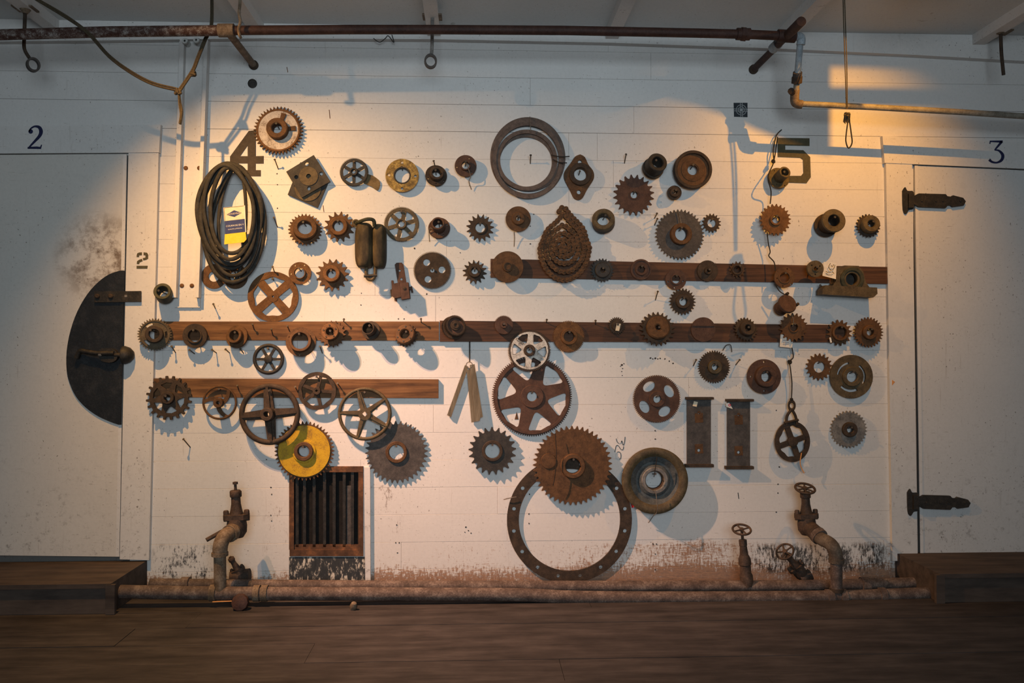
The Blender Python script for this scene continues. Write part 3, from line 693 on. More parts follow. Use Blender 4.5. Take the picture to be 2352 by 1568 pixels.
gear('disc_plate', 'dark finely grooved disc on the right part of the upper board', 'disc', 1625.6, 622, 25, 60, 1.2, 'g', mat='rust_dark', hub=(1625.6, 621, 9, .02), bore=3.5, d=BD, group=GG)
gear('sprocket', 'crumbling rusty small sprocket on the upper board', 'sprocket', 1693.6, 619, 20, 13, 5, mat='rust', hub=(1693.6, 619, 12, .03), bore=8, d=BD, group=GS, hubmat='rust_dark')
gear('flange', 'brown flange with big bore where cord crosses the board', 'flange', 1802, 637, 24.3, mat='rust', bore=11.5, holes=[(6, -20, 1.8), (-18, 2, 1.8), (16, 16, 2), (-4, 20, 1.6)], d=BD + .05, t=.012, hub=(1802, 637, 15, .004), group=GF)
gear('flange', 'small three-hole hub standing far off the board by the paper tag', 'flange', 1873.5, 617, 19.3, mat='bronze', hub=(1873.7, 616.8, 8, .005), bore=5, holes=[(-9, -8, 1.8), (10, -6, 1.8), (-1, 13, 1.8)], d=BD + .07, t=.02, group=GF)
gear('sprocket', 'dark sprocket between the upper and middle boards', 'sprocket', 1568, 692.5, 31.5, 24, 5.5, mat='rust_dark', hub=(1568, 690.5, 17, .02), bore=9.5, group=GS)
# bushing with the flange in front
r_, u = gear('flange', 'maroon hub with two bolts hanging under the cord', 'flange', 1794, 708, 16.5, mat='rust_maroon', hub=(1811.5, 695.5, 15, .075), bore=0, t=.012, d=.02, group=GF)
obj('front_plate', MB().lathe([(22 * u, .07), (22.5 * u, .08), (21 * u, .086), (7 * u, .087), (5 * u, .084), (0, .084)], 36), 'rust_maroon', r_)
for a in (1.5, 0.0):
    obj('bolt', MB().lathe([(3 * u, .066), (3.4 * u, .07), (3.4 * u, .092), (0, .094)], 12, Matrix.Translation((24.5 * u * math.cos(a), 24.5 * u * math.sin(a), 0))), 'rust_dark', r_)
# -- on the middle board
r_, u = gear('sprocket', 'brassy sprocket with three kidney slots at the board left end', 'sprocket', 355.5, 768, 37.5, 36, 5, mat='bronze', hub=(354.5, 767, 19, .04), bore=11, d=BD + .012, group=GS,
     loops=[[(r * math.cos(a), r * math.sin(a)) for r, a in [(22, a0), (22, a0 + .3), (22, a0 + .6), (27, a0 + .6), (27, a0 + .3), (27, a0)]] for a0 in (-.3, 2.0, 3.9)], hubmat='rust_dark')
obj('raised_ring', MB().ring(29 * u, 32 * u, .01, .015), 'bronze', r_)
gear('bushing', 'dull brown bushing with wide bore nearest the brassy sprocket', 'bushing', 447, 771, 27.3, mat='rust_dark', bore=14, d=BD + .016, t=.018, hub=(446, 770.8, 17, .008), group=GF)
gear('bushing', 'brown stepped bushing with hub leaning left on the middle board', 'bushing', 543.5, 772.5, 26, mat='rust', bore=11.5, d=BD + .002, t=.012, hub=(536.8, 769.8, 17.5, .03), group=GF)
gear('flange', 'rusty hollow ring flange crossing the middle board lower edge', 'flange', 691, 784.5, 33.7, mat='rust', bore=20, holes=[(20, -13, 2.2), (22, 18, 2), (-2, 30, 2.2), (-26, -10, 2)], d=BD + .01, t=.012, hub=(689, 782, 25, .03), hubbore=18.5, group=GF)
r_, u = gear('sprocket', 'rusty sprocket with bolted front flange on the middle board', 'sprocket', 763, 766.5, 31.5, 18, 6, mat='rust', hub=(756, 757.5, 12, .055), bore=9, d=BD, group=GS)
obj('front_flange', MB().ring(9 * u, 19.5 * u, .05, .066), 'rust_orange', r_)
for k in range(5):
    obj('bolt', MB().lathe([(2 * u, .064), (2 * u, .069), (0, .069)], 8, Matrix.Translation((14.5 * u * math.cos(1.256 * k + .4), 14.5 * u * math.sin(1.256 * k + .4), 0))), 'rust_dark', r_)
gear('bushing', 'dark cup-shaped bushing on top edge of the middle board', 'bushing', 851.5, 758, 21, mat='rust_dark', bore=12, d=BD, t=.012, hub=(844.5, 753.2, 14.2, .06), group=GF)
r_, u = gear('sprocket', 'rusty sprocket behind round bolted flange beside the board joint', 'sprocket', 933, 770, 27, 20, 4.5, mat='rust_dark', hub=(928.6, 766, 23, .03), bore=11, d=BD, hubmat='rust', group=GS)
for k in range(6):
    obj('bolt', MB().lathe([(2 * u, .04), (2 * u, .044), (0, .044)], 8, Matrix.Translation((17.5 * u * math.cos(1.047 * k + .4), 17.5 * u * math.sin(1.047 * k + .4), 0))), 'iron_dark', r_)
r_, u = gear('spur_gear', 'dark double gear with fine teeth at the board joint', 'gear', 1041.5, 752, 27.5, 58, 2.2, 'g', mat='rust_dark', hub=(1047.5, 746.5, 12, .045), bore=0, d=BD + .02, group=GG)
obj('front_gear', MB().prism([tooth_loop(56, 24.5 * u, 2 * u, 'g'), circ(19 * u, 32)], .03, .056), 'rust_dark', r_)
obj('front_web', MB().lathe([(19.5 * u, .03), (19.5 * u, .045), (0, .045)], 32), 'rust_maroon', r_)
obj('boss', MB().ring(3.5 * u, 8 * u, .045, .06, 28), 'rust_dark', r_)
gear('spur_gear', 'small brown fine-toothed gear left of the silver gear', 'gear', 1157.3, 746, 22.3, 50, 1.9, 'g', mat='rust_maroon', hub=(1157.5, 745, 8, .02), bore=3, d=BD + .01, t=.02, group=GG)
gear('spur_gear', 'orange rust gear with dark bore right of the silver gear', 'gear', 1306.3, 773, 37.3, 60, 2.6, 'g', mat='rust_orange', hub=(1306.3, 770.2, 19, .025), bore=12, d=BD + .002, group=GG)
r_, u = gear('spur_gear', 'small dark gear with a white tag on the middle board', 'gear', 1416.8, 748, 20.5, 26, 3.2, 'g', mat='rust_dark', hub=(1416.8, 747.5, 12, .02), bore=4, d=BD + .006, group=GG)
tag(slab('tag', [(1416.5, 742.5), (1426, 743.5), (1422, 760), (1413.5, 759)], BD + .045, .002, 'card_cream'), 'small white tag on the dark gear of the middle board', 'tag', 'small tags tied to the hung parts')
r_, u = gear('sprocket', 'broad brown sprocket with domed face on the middle board', 'sprocket', 1510, 754.5, 41, 22, 7.5, mat='rust_dark', hub=(1512, 747, 27, .03), bore=6, d=BD + .006, t=.016, hubmat='rust', group=GS)
r_, u = gear('notched_disc', 'maroon disc with two notches in its top edge', 'disc', 1615.7, 756.5, 28.5, mat='rust_maroon', bore=0, d=BD + .006, group=GF)
obj('upper_plate', MB().prism([[(27.5 * u * math.cos(a), 27.5 * u * math.sin(a)) for a in [.3 + k * .1 for k in range(6)]] + [(17 * u, 22 * u), (0, 24 * u), (-17 * u, 22 * u)] + [(27.5 * u * math.cos(a), 27.5 * u * math.sin(a)) for a in [2.34 + k * .1 for k in range(6)]]], .01, .018), 'rust_maroon', r_)
gear('sprocket', 'black-brown hubbed sprocket right of the notched disc', 'sprocket', 1713.5, 756, 29, 22, 5, mat='rust_dark', hub=(1720, 750.5, 18, .035), bore=7, d=BD, group=GS)
gear('sprocket', 'worn brown sprocket with paper tag tucked below', 'sprocket', 1823, 751.5, 34, 19, 6.5, mat='rust', hub=(1823, 751, 12, .006), bore=9.5, d=BD + .02, group=GS)
gear('sprocket', 'brown sprocket with dark wide bore near the board right end', 'sprocket', 1928, 764, 31, 16, 7.5, mat='rust', hub=(1928, 763, 19, .02), bore=14.5, d=BD, group=GS)
gear('sprocket', 'rusty sprocket at far right end past the middle board', 'sprocket', 1995, 763, 36, 28, 5.5, mat='rust', hub=(1995.5, 761.5, 17, .025), bore=8.5, d=.04, group=GS)
gear('bushing', 'dark green notched collar beside the left door casing', 'collar', 379, 679, 18, mat='iron_green', hub=(372.5, 668, 19, .075), bore=12, t=.012, d=.02, group=GF)
# -- large gears in the centre
def tri_hole(a, r0, r1, half, R):
    """rounded triangular lightening hole, apex to the hub, px, angle a (image, clockwise)"""
    tri_ = [(r0, 0), (r1 * math.cos(half), r1 * math.sin(half)), (r1 * math.cos(half), -r1 * math.sin(half))]
    pts = []
    for i in range(3):
        c = Vector(tri_[i]); pr, nx = Vector(tri_[i - 1]), Vector(tri_[(i + 1) % 3])
        e1 = (pr - c).normalized() * R; e2 = (nx - c).normalized() * R
        for k in range(6):
            t = k / 5; q = (c + e1) * (1 - t) ** 2 + c * 2 * t * (1 - t) + (c + e2) * t * t
            pts.append((q.x, q.y))
        if i == 1: pts.append((r1 * math.cos(half) + (r1 - r1 * math.cos(half)) * .8, 0))
    return [(x * math.cos(a) - y_ * math.sin(a), x * math.sin(a) + y_ * math.cos(a)) for x, y_ in pts]
r_, u = gear('spur_gear', 'biggest rust-red gear with six rounded triangular openings', 'gear', 1222, 910, 92.5, 112, 3.6, 'g', mat='rust_maroon', hub=(1221.5, 909, 26.5, .008), bore=11.5, d=.005, t=.012, loops=[tri_hole(-.78 + k * math.pi / 3, 33, 82, .39, 13) for k in range(6)], group=GG)
obj('rim_ring', MB().ring(80 * u, 87 * u, .015, .02, 64), 'rust_maroon', r_)
r_, u = gear('spur_gear', 'silver painted gear with six openings hung below the middle board', 'gear', 1216, 805, 49.3, 84, 2.8, 'g', mat='rust_dark', hub=(1216, 803, 13.5, .03), bore=7, d=.028, t=.013, loops=[tri_hole(-.96 + k * math.pi / 3, 16, 40, .36, 7) for k in range(6)], group=GG)
lp = [circ(43.5 * u, 48), circ(12 * u, 24)] + [[(x * u, -y_ * u) for x, y_ in tri_hole(-.96 + k * math.pi / 3, 15.4, 40.8, .38, 7)] for k in range(6)]
obj('painted_face', MB().prism(lp, .012, .0155), 'paint_silver', r_)
SILVER = r_
oval = lambda a, r, A, B: [(r * math.cos(a) + A * math.cos(t) * -math.sin(a) + B * math.sin(t) * math.cos(a), r * math.sin(a) + A * math.cos(t) * math.cos(a) + B * math.sin(t) * math.sin(a)) for t in [2 * math.pi * k / 22 for k in range(22)]]
gear('spur_gear', 'rust-brown gear with four oval openings', 'gear', 1509, 916, 55.5, 82, 2.8, 'g', mat='rust_maroon', hub=(1510, 913.5, 19, .012), bore=9, d=.016, loops=[oval(-.56 + k * math.pi / 2, 34, 15.5, 11) for k in range(4)], group=GG)
gear('sprocket', 'dark sprocket with tan hub and forty small teeth at right', 'sprocket', 1640.7, 842.5, 38.5, 40, 4.6, mat='rust_dark', hub=(1641, 841.5, 16.5, .02), bore=7.5, d=.012, hubmat='bronze', group=GS)
gear('flange', 'maroon round flange with off-centre bore and three holes', 'flange', 1755.6, 864.5, 40.5, mat='rust_maroon', hub=(1761.5, 864.5, 25, .035), bore=12.5, holes=[(-32, 0, 2.6), (0, -34, 2.6), (0, 33, 2.6)], d=.02, group=GF)
gear('sprocket', 'brown sprocket tucked behind the slotted disc', 'sprocket', 1882, 842.5, 32, 18, 6.5, mat='rust', bore=13.5, d=.014, t=.009, group=GS)
slot = lambda a0, a1, r0, r1: [(r0 * math.cos(a0 + (a1 - a0) * k / 8), r0 * math.sin(a0 + (a1 - a0) * k / 8)) for k in range(9)] + [(r1 * math.cos(a1 - (a1 - a0) * k / 8), r1 * math.sin(a1 - (a1 - a0) * k / 8)) for k in range(9)]
r_, u = gear('slotted_disc', 'round brown disc with three curved slots', 'disc', 1956, 864.7, 51, mat='bronze', hub=(1956, 864.2, 23, .012), bore=13, d=.016, t=.01, loops=[slot(-3.0, -1.75, 30, 35), slot(-.95, .55, 29, 34), slot(1.15, 2.4, 30, 36)])
gear('sprocket', 'grey speckled sprocket alone below the slotted disc', 'sprocket', 1950, 986, 44, 32, 5, mat='galvanised', hub=(1951, 983.5, 17.5, .02), bore=7.5, d=.012, hubmat='rust_dark', group=GS)
# -- handwheels at left
lps = [tri_hole(.35 + k * math.pi / 3, 17, 36, .42, 6) for k in range(6)]
gear('spur_gear', 'dark blocky-toothed wheel with openings on the low board left end', 'gear', 387.5, 913.5, 50, 20, 7.5, 'b', mat='rust_dark', hub=(386.5, 911, 14, .03), bore=7, d=BD + .002, t=.014, loops=lps, group=GG)
spoked('handwheel', 'slim handwheel with three curved spokes on the low board', 'handwheel', 504, 924.6, 39, 5, 3, 10.5, 'rust', d=BD + .008, rot=.2, sw=(10, 7), curve=1.0, bore=4, t=.012, hubh=.03, group=GW)
spoked('handwheel', 'largest dark handwheel with four broad spokes above the yellow sprocket', 'handwheel', 618, 951, 70, 12.5, 4, 15, 'rust_dark', d=.05, rot=.09, sw=(24, 17), hub=(608.5, 949.7), bore=6, t=.022, hubh=.05, group=GW)
spoked('handwheel', 'brown five-spoke handwheel with scalloped rim over the low board', 'handwheel', 728, 897.5, 43, 8.5, 5, 9, 'rust_dark', d=BD + .004, sw=(7, 7), bore=2.5, sect='flat', scallop=.9, t=.014, hubh=.01, hub=(727, 898), group=GW, spk=[1.33, 2.75, -.06, 3.8, -1.35])
spoked('handwheel', 'thin bronze five-spoke handwheel with square centre hole', 'handwheel', 837.7, 950.5, 61, 8, 5, 14, 'bronze', d=.03, sw=(15, 8), bore=6.5, square=True, t=.014, hubh=.008, group=GW, spk=[1.85, .63, -.52, -1.86, 3.1])
spoked('handwheel', 'small black six-spoke handwheel between the two left boards', 'handwheel', 616, 824.5, 35.3, 8, 6, 9, 'iron_dark', d=.007, rot=0, sw=(6, 5), bore=0, t=.014, hubh=.008, group=GW)
# -- bottom row
r_, u = gear('sprocket', 'yellow painted sprocket with rusty teeth above the vent', 'sprocket', 699, 1035.5, 67.8, 46, 7, mat='rust', hub=(699.3, 1031.5, 21.5, .027), bore=13, d=.017, t=.01, group=GS)
obj('painted_face', MB().ring(20 * u, 58.5 * u, .012, .0155, 64), 'paint_yellow', r_)
obj('hub_step', MB().ring(20 * u, 26.5 * u, .013, .022, 40), 'paint_yellow', r_)
r_, u = gear('sprocket', 'large dark grey sprocket with sharp teeth beside the vent', 'sprocket', 910.8, 1038, 72, 36, 9, mat='iron_grey', hub=(910, 1037, 24.5, .012), bore=17, d=.006, t=.008, hubmat='rust', group=GS)
gear('sprocket', 'black-brown coarse sprocket with bright bore below the hanging slats', 'sprocket', 1131, 1035.3, 55, 21, 10, mat='iron_dark', hub=(1130.5, 1034.5, 24, .008), bore=17, d=.014, t=.014, hubmat='rust_dark', group=GS)
r_, u = gear('sprocket', 'largest rust-brown sprocket overlapping the big bolt ring', 'sprocket', 1315.5, 1069, 92, 45, 9, mat='rust', hub=(1317, 1068, 28.5, .027), bore=17.5, d=.022, t=.014, group=GS)
obj('round_patch', MB().lathe([(18 * u, .013), (17 * u, .02), (0, .022)], 30, Matrix.Translation((-56 * u, 11 * u, 0))), 'rust', r_)
# bolt ring standing on the floor
c = P(1309, 1194.5, .024); u = U(.024)
root = empty('bolt_ring', frame((c.x, -.012, c.z)), 'large dark ring with bolt holes standing on the floor', 'ring')
c.z = max(c.z, 145 * u + .001); lp = [circ(144.5 * u, 88), circ(117.5 * u, 72)]
for k in range(16):
    a = 2 * math.pi * (k + .48) / 16; lp.append(circ(4.6 * u, 12, 131 * u * math.cos(a), 131 * u * math.sin(a)))
obj('ring', MB().prism(lp, 0, .012), 'rust_dark', root, frame((c.x, -.003, c.z)))
# stepped pulley
root, _d = axis_root('pulley', 1501.5, 1101.5, .03, None, .0, 76, 'large grey-brown stepped pulley at lower centre right', 'pulley', None)
u = U(.06)
obj('rim', MB().lathe([(56 * u, .0), (74 * u, .0), (75.5 * u, .006), (70 * u, .014), (75.5 * u, .024), (76.5 * u, .04), (72 * u, .046), (62 * u, .044), (56 * u, .034)], 64, None, True), 'bronze', root)
obj('bowl', MB().lathe([(22 * u, .004), (60 * u, .004), (60 * u, .036), (55 * u, .026), (46 * u, .018), (43 * u, .012), (38 * u, .012), (35 * u, .022), (30 * u, .026), (22 * u, .026)], 56, None, True), 'bowl_grey', root)
obj('hub', MB().ring(22 * u, 31 * u, -.02, .034, 40), 'galvanised', root)
obj('hub_sleeve', MB().ring(20 * u, 22.5 * u, -.024, .012, 40), 'rust', root)
HUNG.append((root, 18 * u, .03, .03))
tag(slab('red_scrap', [(1449, 1152), (1462, 1160), (1451, 1167)], .004, .003, 'red_tag'), 'small bright red scrap between the bolt ring and stepped pulley', 'tag')

# two channel iron plates
for (x0, x1, xf, y0, y1, lab) in ((1578, 1633, 1640, 912, 1073, 'left one of two upright grey channel plates with tan tag'), (1670.5, 1723, 1732, 916.5, 1077.5, 'right one of two upright grey channel plates with white tag')):
    root = empty('channel_plate', frame(P(x0, y1, .01)), lab, 'plate', 'upright channel plates')
    cx = (x0 + x1) / 2
    slab('web', [(x0, y0 + 3), (x1, y0 + 3), (x1, y1 - 4), (x0, y1 - 4)], .006, .01, 'iron_grey', root, [circpx(cx, y0 + 35, 3.6, 12), circpx(cx, y1 - 39, 3.6, 12)])
    slab('flange', [(x0 - 1, y0), (xf, y0), (xf, y0 + 5.5), (x0 - 1, y0 + 5.5)], .004, .034, 'rust_dark', root)
    slab('flange', [(x0 - 3, y1 - 6.5), (xf, y1 - 6.5), (xf, y1), (x0 - 3, y1)], .004, .034, 'rust_dark', root)
    for yy in (y0 + 48, y1 - 42): slab('rust_patch', [(cx - 10, yy - 11), (cx + 9, yy - 12), (cx + 10, yy + 10), (cx - 9, yy + 11)], .0162, .0006, 'rust', root, [circpx(cx, y0 + 35 if yy < 1000 else y1 - 39, 3.9, 12)])
tag(slab('tag', [(1594, 921), (1603, 923), (1600, 934), (1591, 932)], .02, .002, 'card_cream'), 'small tan tag on the left channel plate', 'tag', 'small tags tied to the hung parts')
tg = empty('tag', frame(P(1675, 931, .02)), 'white tag with red ring on the right channel plate', 'tag', 'small tags tied to the hung parts')
slab('card', [(1667, 926), (1675, 924.5), (1683, 939), (1668, 934)], .02, .002, 'paper', tg)
obj('red_ring', MB().ring(1.5 * U(), 3 * U(), .022, .0228, 20), 'red_tag', tg, frame(P(1673, 929.5, .0)))

# -- pulley wheel on a hook
spoked('hanging_pulley', 'rusty four-spoke pulley wheel hung from a hook on cord', 'pulley', 1821, 1014, 41, 10, 4, 12, 'rust_dark', d=.03, rot=.35, sw=(13, 12), bore=0, sect='flat', scallop=1.2, t=.016, hubh=.008, wy=1.16)
HUNG.pop()
hk = empty('hanger_hook', frame(P(1818, 925, .045)), 'dark iron hanger with eye above the cord-hung pulley wheel', 'hook')
u = U(.045)
obj('eye', MB().torus(7 * u, 2.6 * u, 24, 8, Matrix.Scale(1.45, 4, (0, 1, 0))), 'rust_dark', hk, frame(P(1818.5, 931, .045)))
for pts in ([(1818, 940, .045), (1808, 955, .045), (1806, 975, .048)], [(1819, 940, .045), (1827, 955, .045), (1831, 975, .048)]):
    obj('arm', MB().tube(P3(smooth(pts, 4)), 3.3 * u, 8), 'rust_dark', hk, Matrix.Identity(4))
obj('pin', MB().tube(P3([(1801, 971, .05), (1834, 964, .05)]), 3 * u, 8), 'rust_dark', hk, Matrix.Identity(4))
obj('tie_knot', MB().lathe([(0, -.008), (.008, -.005), (.01, 0), (.008, .006), (0, .009)], 10), 'cord_black', hk, frame(P(1818, 917, .045)))
tag(obj('wire_twist', MB().tube(P3(smooth([(1841, 1040, .05), (1838, 1060, .05), (1840, 1072, .045), (1847, 1086, .045)], 4)), .003, 6), 'orange_stick', None, Matrix.Identity(4)), 'thin twisted wire end dangling below the pulley wheel', 'wire')

# ------------------------------------------------------------------ rolled roller chain
root = empty('roller_chain', frame(P(1294, 565, .05)), 'rusty roller chain rolled into a pear-shaped spiral', 'chain')
u = U(.05)
def spiral(th, turns=5.0):
    k = th / (2 * math.pi * turns); a = th - .12
    sx, cy_ = math.sin(a), math.cos(a)
    pear = 1 / (abs(sx) / 63 + cy_ / 94) if cy_ > 0 else 1 / math.sqrt((sx / 63) ** 2 + (cy_ / 87) ** 2)
    pear = min(pear, 92) if cy_ > 0 else pear
    if cy_ > 0: pear = pear * (1 - .0) + 9 * math.sin(2 * abs(math.atan2(sx, cy_))) ** 2
    q = min(1, max(0, (k - .2) * 1.8)); rr = pear * (1 - q) + 63 * q
    r = rr * (1 - k) + 6 * k
    return Vector((r * sx, r * cy_ - 2 * k, 0))
pts = []; th = 0.0; cur = spiral(0); pts.append(cur); pitch_l = 9.6
while th < 2 * math.pi * 5.0 and len(pts) < 290:
    a = th
    while (spiral(a) - cur).length < pitch_l: a += .004
    th = a; cur = spiral(a); pts.append(cur)
def link_mesh(out):
    l = []
    hr, waist = (6.2 if out else 5.8) * u, 4.2 * u; p2 = pitch_l / 2 * u
    for k in range(7): a = -math.pi / 2 + math.pi * k / 6; l.append((p2 + hr * math.cos(a), hr * math.sin(a)))
    l.append((0, waist))
    for k in range(7): a = math.pi / 2 + math.pi * k / 6; l.append((-p2 + hr * math.cos(a), hr * math.sin(a)))
    l.append((0, -waist))
    o_ = .011 if out else .0075; m_ = MB().prism([l], o_, o_ + .003); m_.prism([l], -o_ - .003, -o_)
    for sx in (-p2, p2): m_.lathe([(2.5 * u, -o_ - .004), (2.5 * u, o_ + .006), (1.6 * u, o_ + .0075), (0, o_ + .0075)], 7, Matrix.Translation((sx, 0, 0)))
    return m_.mesh('link')
LM = [link_mesh(True), link_mesh(False)]
for i in range(len(pts) - 1):
    a, b_ = pts[i] * u, pts[i + 1] * u; m_ = (a + b_) / 2; ang = math.atan2(b_.y - a.y, b_.x - a.x)
    M = WM[root] @ Matrix.Translation((m_.x, m_.y, .003 * math.sin(i * 1.7) + .006 * math.sin(i * .045))) @ Matrix.Rotation(ang, 4, 'Z')
    obj('link', LM[i % 2], 'rust', root, M)

# ------------------------------------------------------------------ wooden pulley block
root = empty('wooden_block', frame(P(850, 565, .07)), 'old wooden pulley block with iron strap hung among the sprockets', 'pulley block')
def cheek(x0, x1, y0, y1, d0, d1, nm='cheek'):
    mb = MB(); rows = []; nr, nc = 16, 11
    for k in range(nr + 1):
        f_ = (1 - math.cos(math.pi * k / nr)) / 2; yy = y0 + (y1 - y0) * f_
        e = max(0, 1 - abs(2 * f_ - 1) ** 4) ** .5; e = .5 + .5 * e
        c_ = P((x0 + x1) / 2, yy, d0 + (d1 - d0) * .6); hu = (x1 - x0) / 2 * e * U(.08); dd = (d1 - d0) * (.55 + .45 * e)
        row = []
        for m_ in range(nc):
            a = math.pi * m_ / (nc - 1); cx = math.cos(a); sx = math.sin(a)
            row.append((c_.x - hu * math.copysign(abs(cx) ** .6, cx), -d0 - dd * sx ** .6 if sx > 1e-6 else -d0, c_.z))
        rows.append(row)
    vs = [p for r in rows for p in r]; fs = []
    for i in range(nr):
        for j in range(nc): fs.append((i * nc + j, (i + 1) * nc + j, (i + 1) * nc + (j + 1) % nc, i * nc + (j + 1) % nc))
    fs += [tuple(range(nc)), tuple(nr * nc + j for j in reversed(range(nc)))]
    mb.add(vs, fs); return obj(nm, mb, 'wood_block', root, Matrix.Identity(4), 60)
cheek(814, 857, 512, 614, .012, .115); cheek(853, 886, 515, 615, .012, .1)
slab('sheave', [(850, 530), (859, 530), (859, 600), (850, 600)], .02, .05, 'black_iron', root)
obj('strap', MB().tube(P3(smooth([(816, 514, .05), (828, 508, .11), (845, 503, .12), (858, 506, .11), (860, 520, .1)], 4)), .01, 8), 'iron_green', root, Matrix.Identity(4))
obj('hook_eye', MB().torus(6 * U(.05), 3 * U(.05), 20, 8), 'bronze', root, frame(P(817, 512, .06)))
obj('shackle', MB().tube(P3(smooth([(843, 608, .07), (841, 625, .07), (845, 640, .07), (856, 641, .07), (862, 626, .07), (860, 608, .07)], 4)), 4 * U(.07), 8), 'bronze', root, Matrix.Identity(4))
obj('pin', MB().tube(P3([(836, 634, .075), (866, 632, .075)]), .008, 8), 'iron_dark', root, Matrix.Identity(4))

# ------------------------------------------------------------------ red clamp bracket
root = empty('clamp_bracket', frame(P(920, 660, .01)), 'red-brown cast clamp with drilled strap and side knob', 'clamp')
A1 = lambda X, Y: (860 + X / 5.6, 450 + Y / 5.6)
slab('strap', [A1(*p) for p in ((262, 880), (285, 858), (350, 855), (372, 880), (412, 1125), (305, 1135))], .008, .012, 'rust_maroon', root, [circpx(*A1(325, 958), 2.6, 10), circpx(*A1(347, 1068), 3, 10)])
slab('jaw', [A1(*p) for p in ((222, 1130), (318, 1112), (342, 1295), (262, 1315), (228, 1290))], .006, .06, 'rust_maroon', root)
slab('jaw', [A1(*p) for p in ((322, 1122), (432, 1108), (455, 1310), (348, 1332))], .006, .066, 'rust_maroon', root)
slab('lug', [A1(*p) for p in ((216, 1085), (242, 1085), (250, 1135), (222, 1140))], .02, .02, 'rust_maroon', root)
slab('lug', [A1(*p) for p in ((255, 1305), (288, 1305), (288, 1355), (260, 1350))], .02, .02, 'rust_maroon', root)
slab('nut', [A1(*p) for p in ((202, 1205), (232, 1195), (245, 1280), (215, 1290))], .02, .03, 'rust_dark', root)
slab('knob', [A1(*p) for p in ((440, 1172), (480, 1158), (495, 1235), (476, 1240), (468, 1200), (442, 1204))], .02, .03, 'rust_maroon', root)
obj('screw', MB().lathe([(.009, 0), (.009, .006), (0, .008)], 12), 'rust_dark', root, frame(P(*A1(385, 1185), .07)))

# ------------------------------------------------------------------ pillow block and paper tags
root = empty('pillow_block', frame(P(1953, 683, .03)), 'olive cast pillow block bearing on the right end of the board', 'bearing')
A4 = lambda X, Y: (1720 + X / 5.2257, 440 + Y / 5.2257)
slab('foot', [A4(*p) for p in ((885, 1175), (925, 1122), (1540, 1150), (1545, 1225), (1495, 1270), (885, 1232))], BD, .085, 'bronze', root)
cA = A4(1235, 1050)
slab('body', [A4(*p) for p in ((1000, 1135), (1045, 1075), (1060, 905), (1150, 885), (1320, 890), (1375, 960), (1405, 1085), (1450, 1150))], BD, .062, 'bronze', root, [circpx(cA[0], cA[1], 25, 32)])
u = U(.08); hcen = frame(P(cA[0], cA[1], BD + .06))
obj('bearing_ring', MB().ring(19 * u, 28 * u, -.02, .012), 'iron_green', root, hcen)
obj('bearing_race', MB().ring(14 * u, 19.5 * u, -.03, .004), 'bronze', root, hcen)
obj('bore_back', MB().lathe([(14.5 * u, -.05), (14.5 * u, -.045), (0, -.045)], 24), 'iron_dark', root, hcen)
tg = empty('paper_tag', frame(P(1905, 620, BD + .07)), 'curled white paper tag with handwriting beside the pillow block', 'tag')
mbp = MB(); n = 6
for k in range(n + 1):
    f_ = k / n
    for x, y_ in ((1892 + f_ * -3, 601 + f_ * 32), (1922 + f_ * -2, 603 + f_ * 38)):
        q = P(x, y_, BD + .068 + .015 * f_ ** 2); mbp.v.append(tuple(q))
mbp.f = [(2 * k, 2 * k + 2, 2 * k + 3, 2 * k + 1) for k in range(n)]
nv = len(mbp.v); mbp.v += [(x, yy + .001, z) for x, yy, z in mbp.v]; mbp.f += [tuple(reversed([i + nv for i in f])) for f in mbp.f]
obj('sheet', mbp, 'paper', tg, Matrix.Identity(4))
for l in (((1908, 604), (1904, 612), (1908, 620), (1915, 617), (1918, 608)), ((1909, 609), (1912, 612), (1915, 607)), ((1897, 623), (1902, 625), (1908, 624)), ((1897, 628), (1903, 631), (1912, 631)), ((1912, 624), (1916, 628))):
    slab('handwriting', stroke(smooth([(x, y_, 1.0) for x, y_ in l], 3)), BD + .083, .0006, 'ink_black', tg)
tg = empty('paper_tag', frame(P(1807, 783, BD + .03)), 'square white paper tag tucked under the worn brown sprocket', 'tag')
slab('sheet', [(1793, 766), (1822, 779), (1819, 799), (1791, 796)], BD + .012, .0015, 'paper', tg)
for y_ in (781, 786, 790): slab('handwriting', stroke([(1798, y_, .8), (1805, y_ + 1, .8), (1812, y_ + .5, .8)]), BD + .0136, .0005, 'card_blue', tg)
tag(slab('tag', [(1905, 775), (1908.5, 774.5), (1911, 786), (1907, 787)], BD + .03, .002, 'paper'), 'narrow white tag on the dark-bored sprocket', 'tag', 'small tags tied to the hung parts')

# ------------------------------------------------------------------ hanging wooden slats
root = empty('slat_bundle', frame(P(1078, 836, .03)), 'three grey wooden slats on a ring hung by black string', 'slats')
slab('slat', [(1068, 838), (1076, 842), (1036, 958), (1027, 953)], .008, .014, 'wood_slat', root)
slab('slat', [(1072, 850), (1081, 846), (1092, 968), (1083, 970)], .008, .014, 'wood_slat', root)
slab('slat', [(1079, 838), (1090, 836), (1109, 957), (1103, 959), (1102, 966), (1091, 968)], .023, .014, 'wood_slat', root)
obj('ring', MB().torus(7 * U(), .9 * U(), 24, 6), 'wire', root, frame(P(1078, 838, .036)))
obj('string', MB().tube(P3([(1079, 784, .03), (1079, 831, .034)]), .003, 6), 'cord_black', root, Matrix.Identity(4))

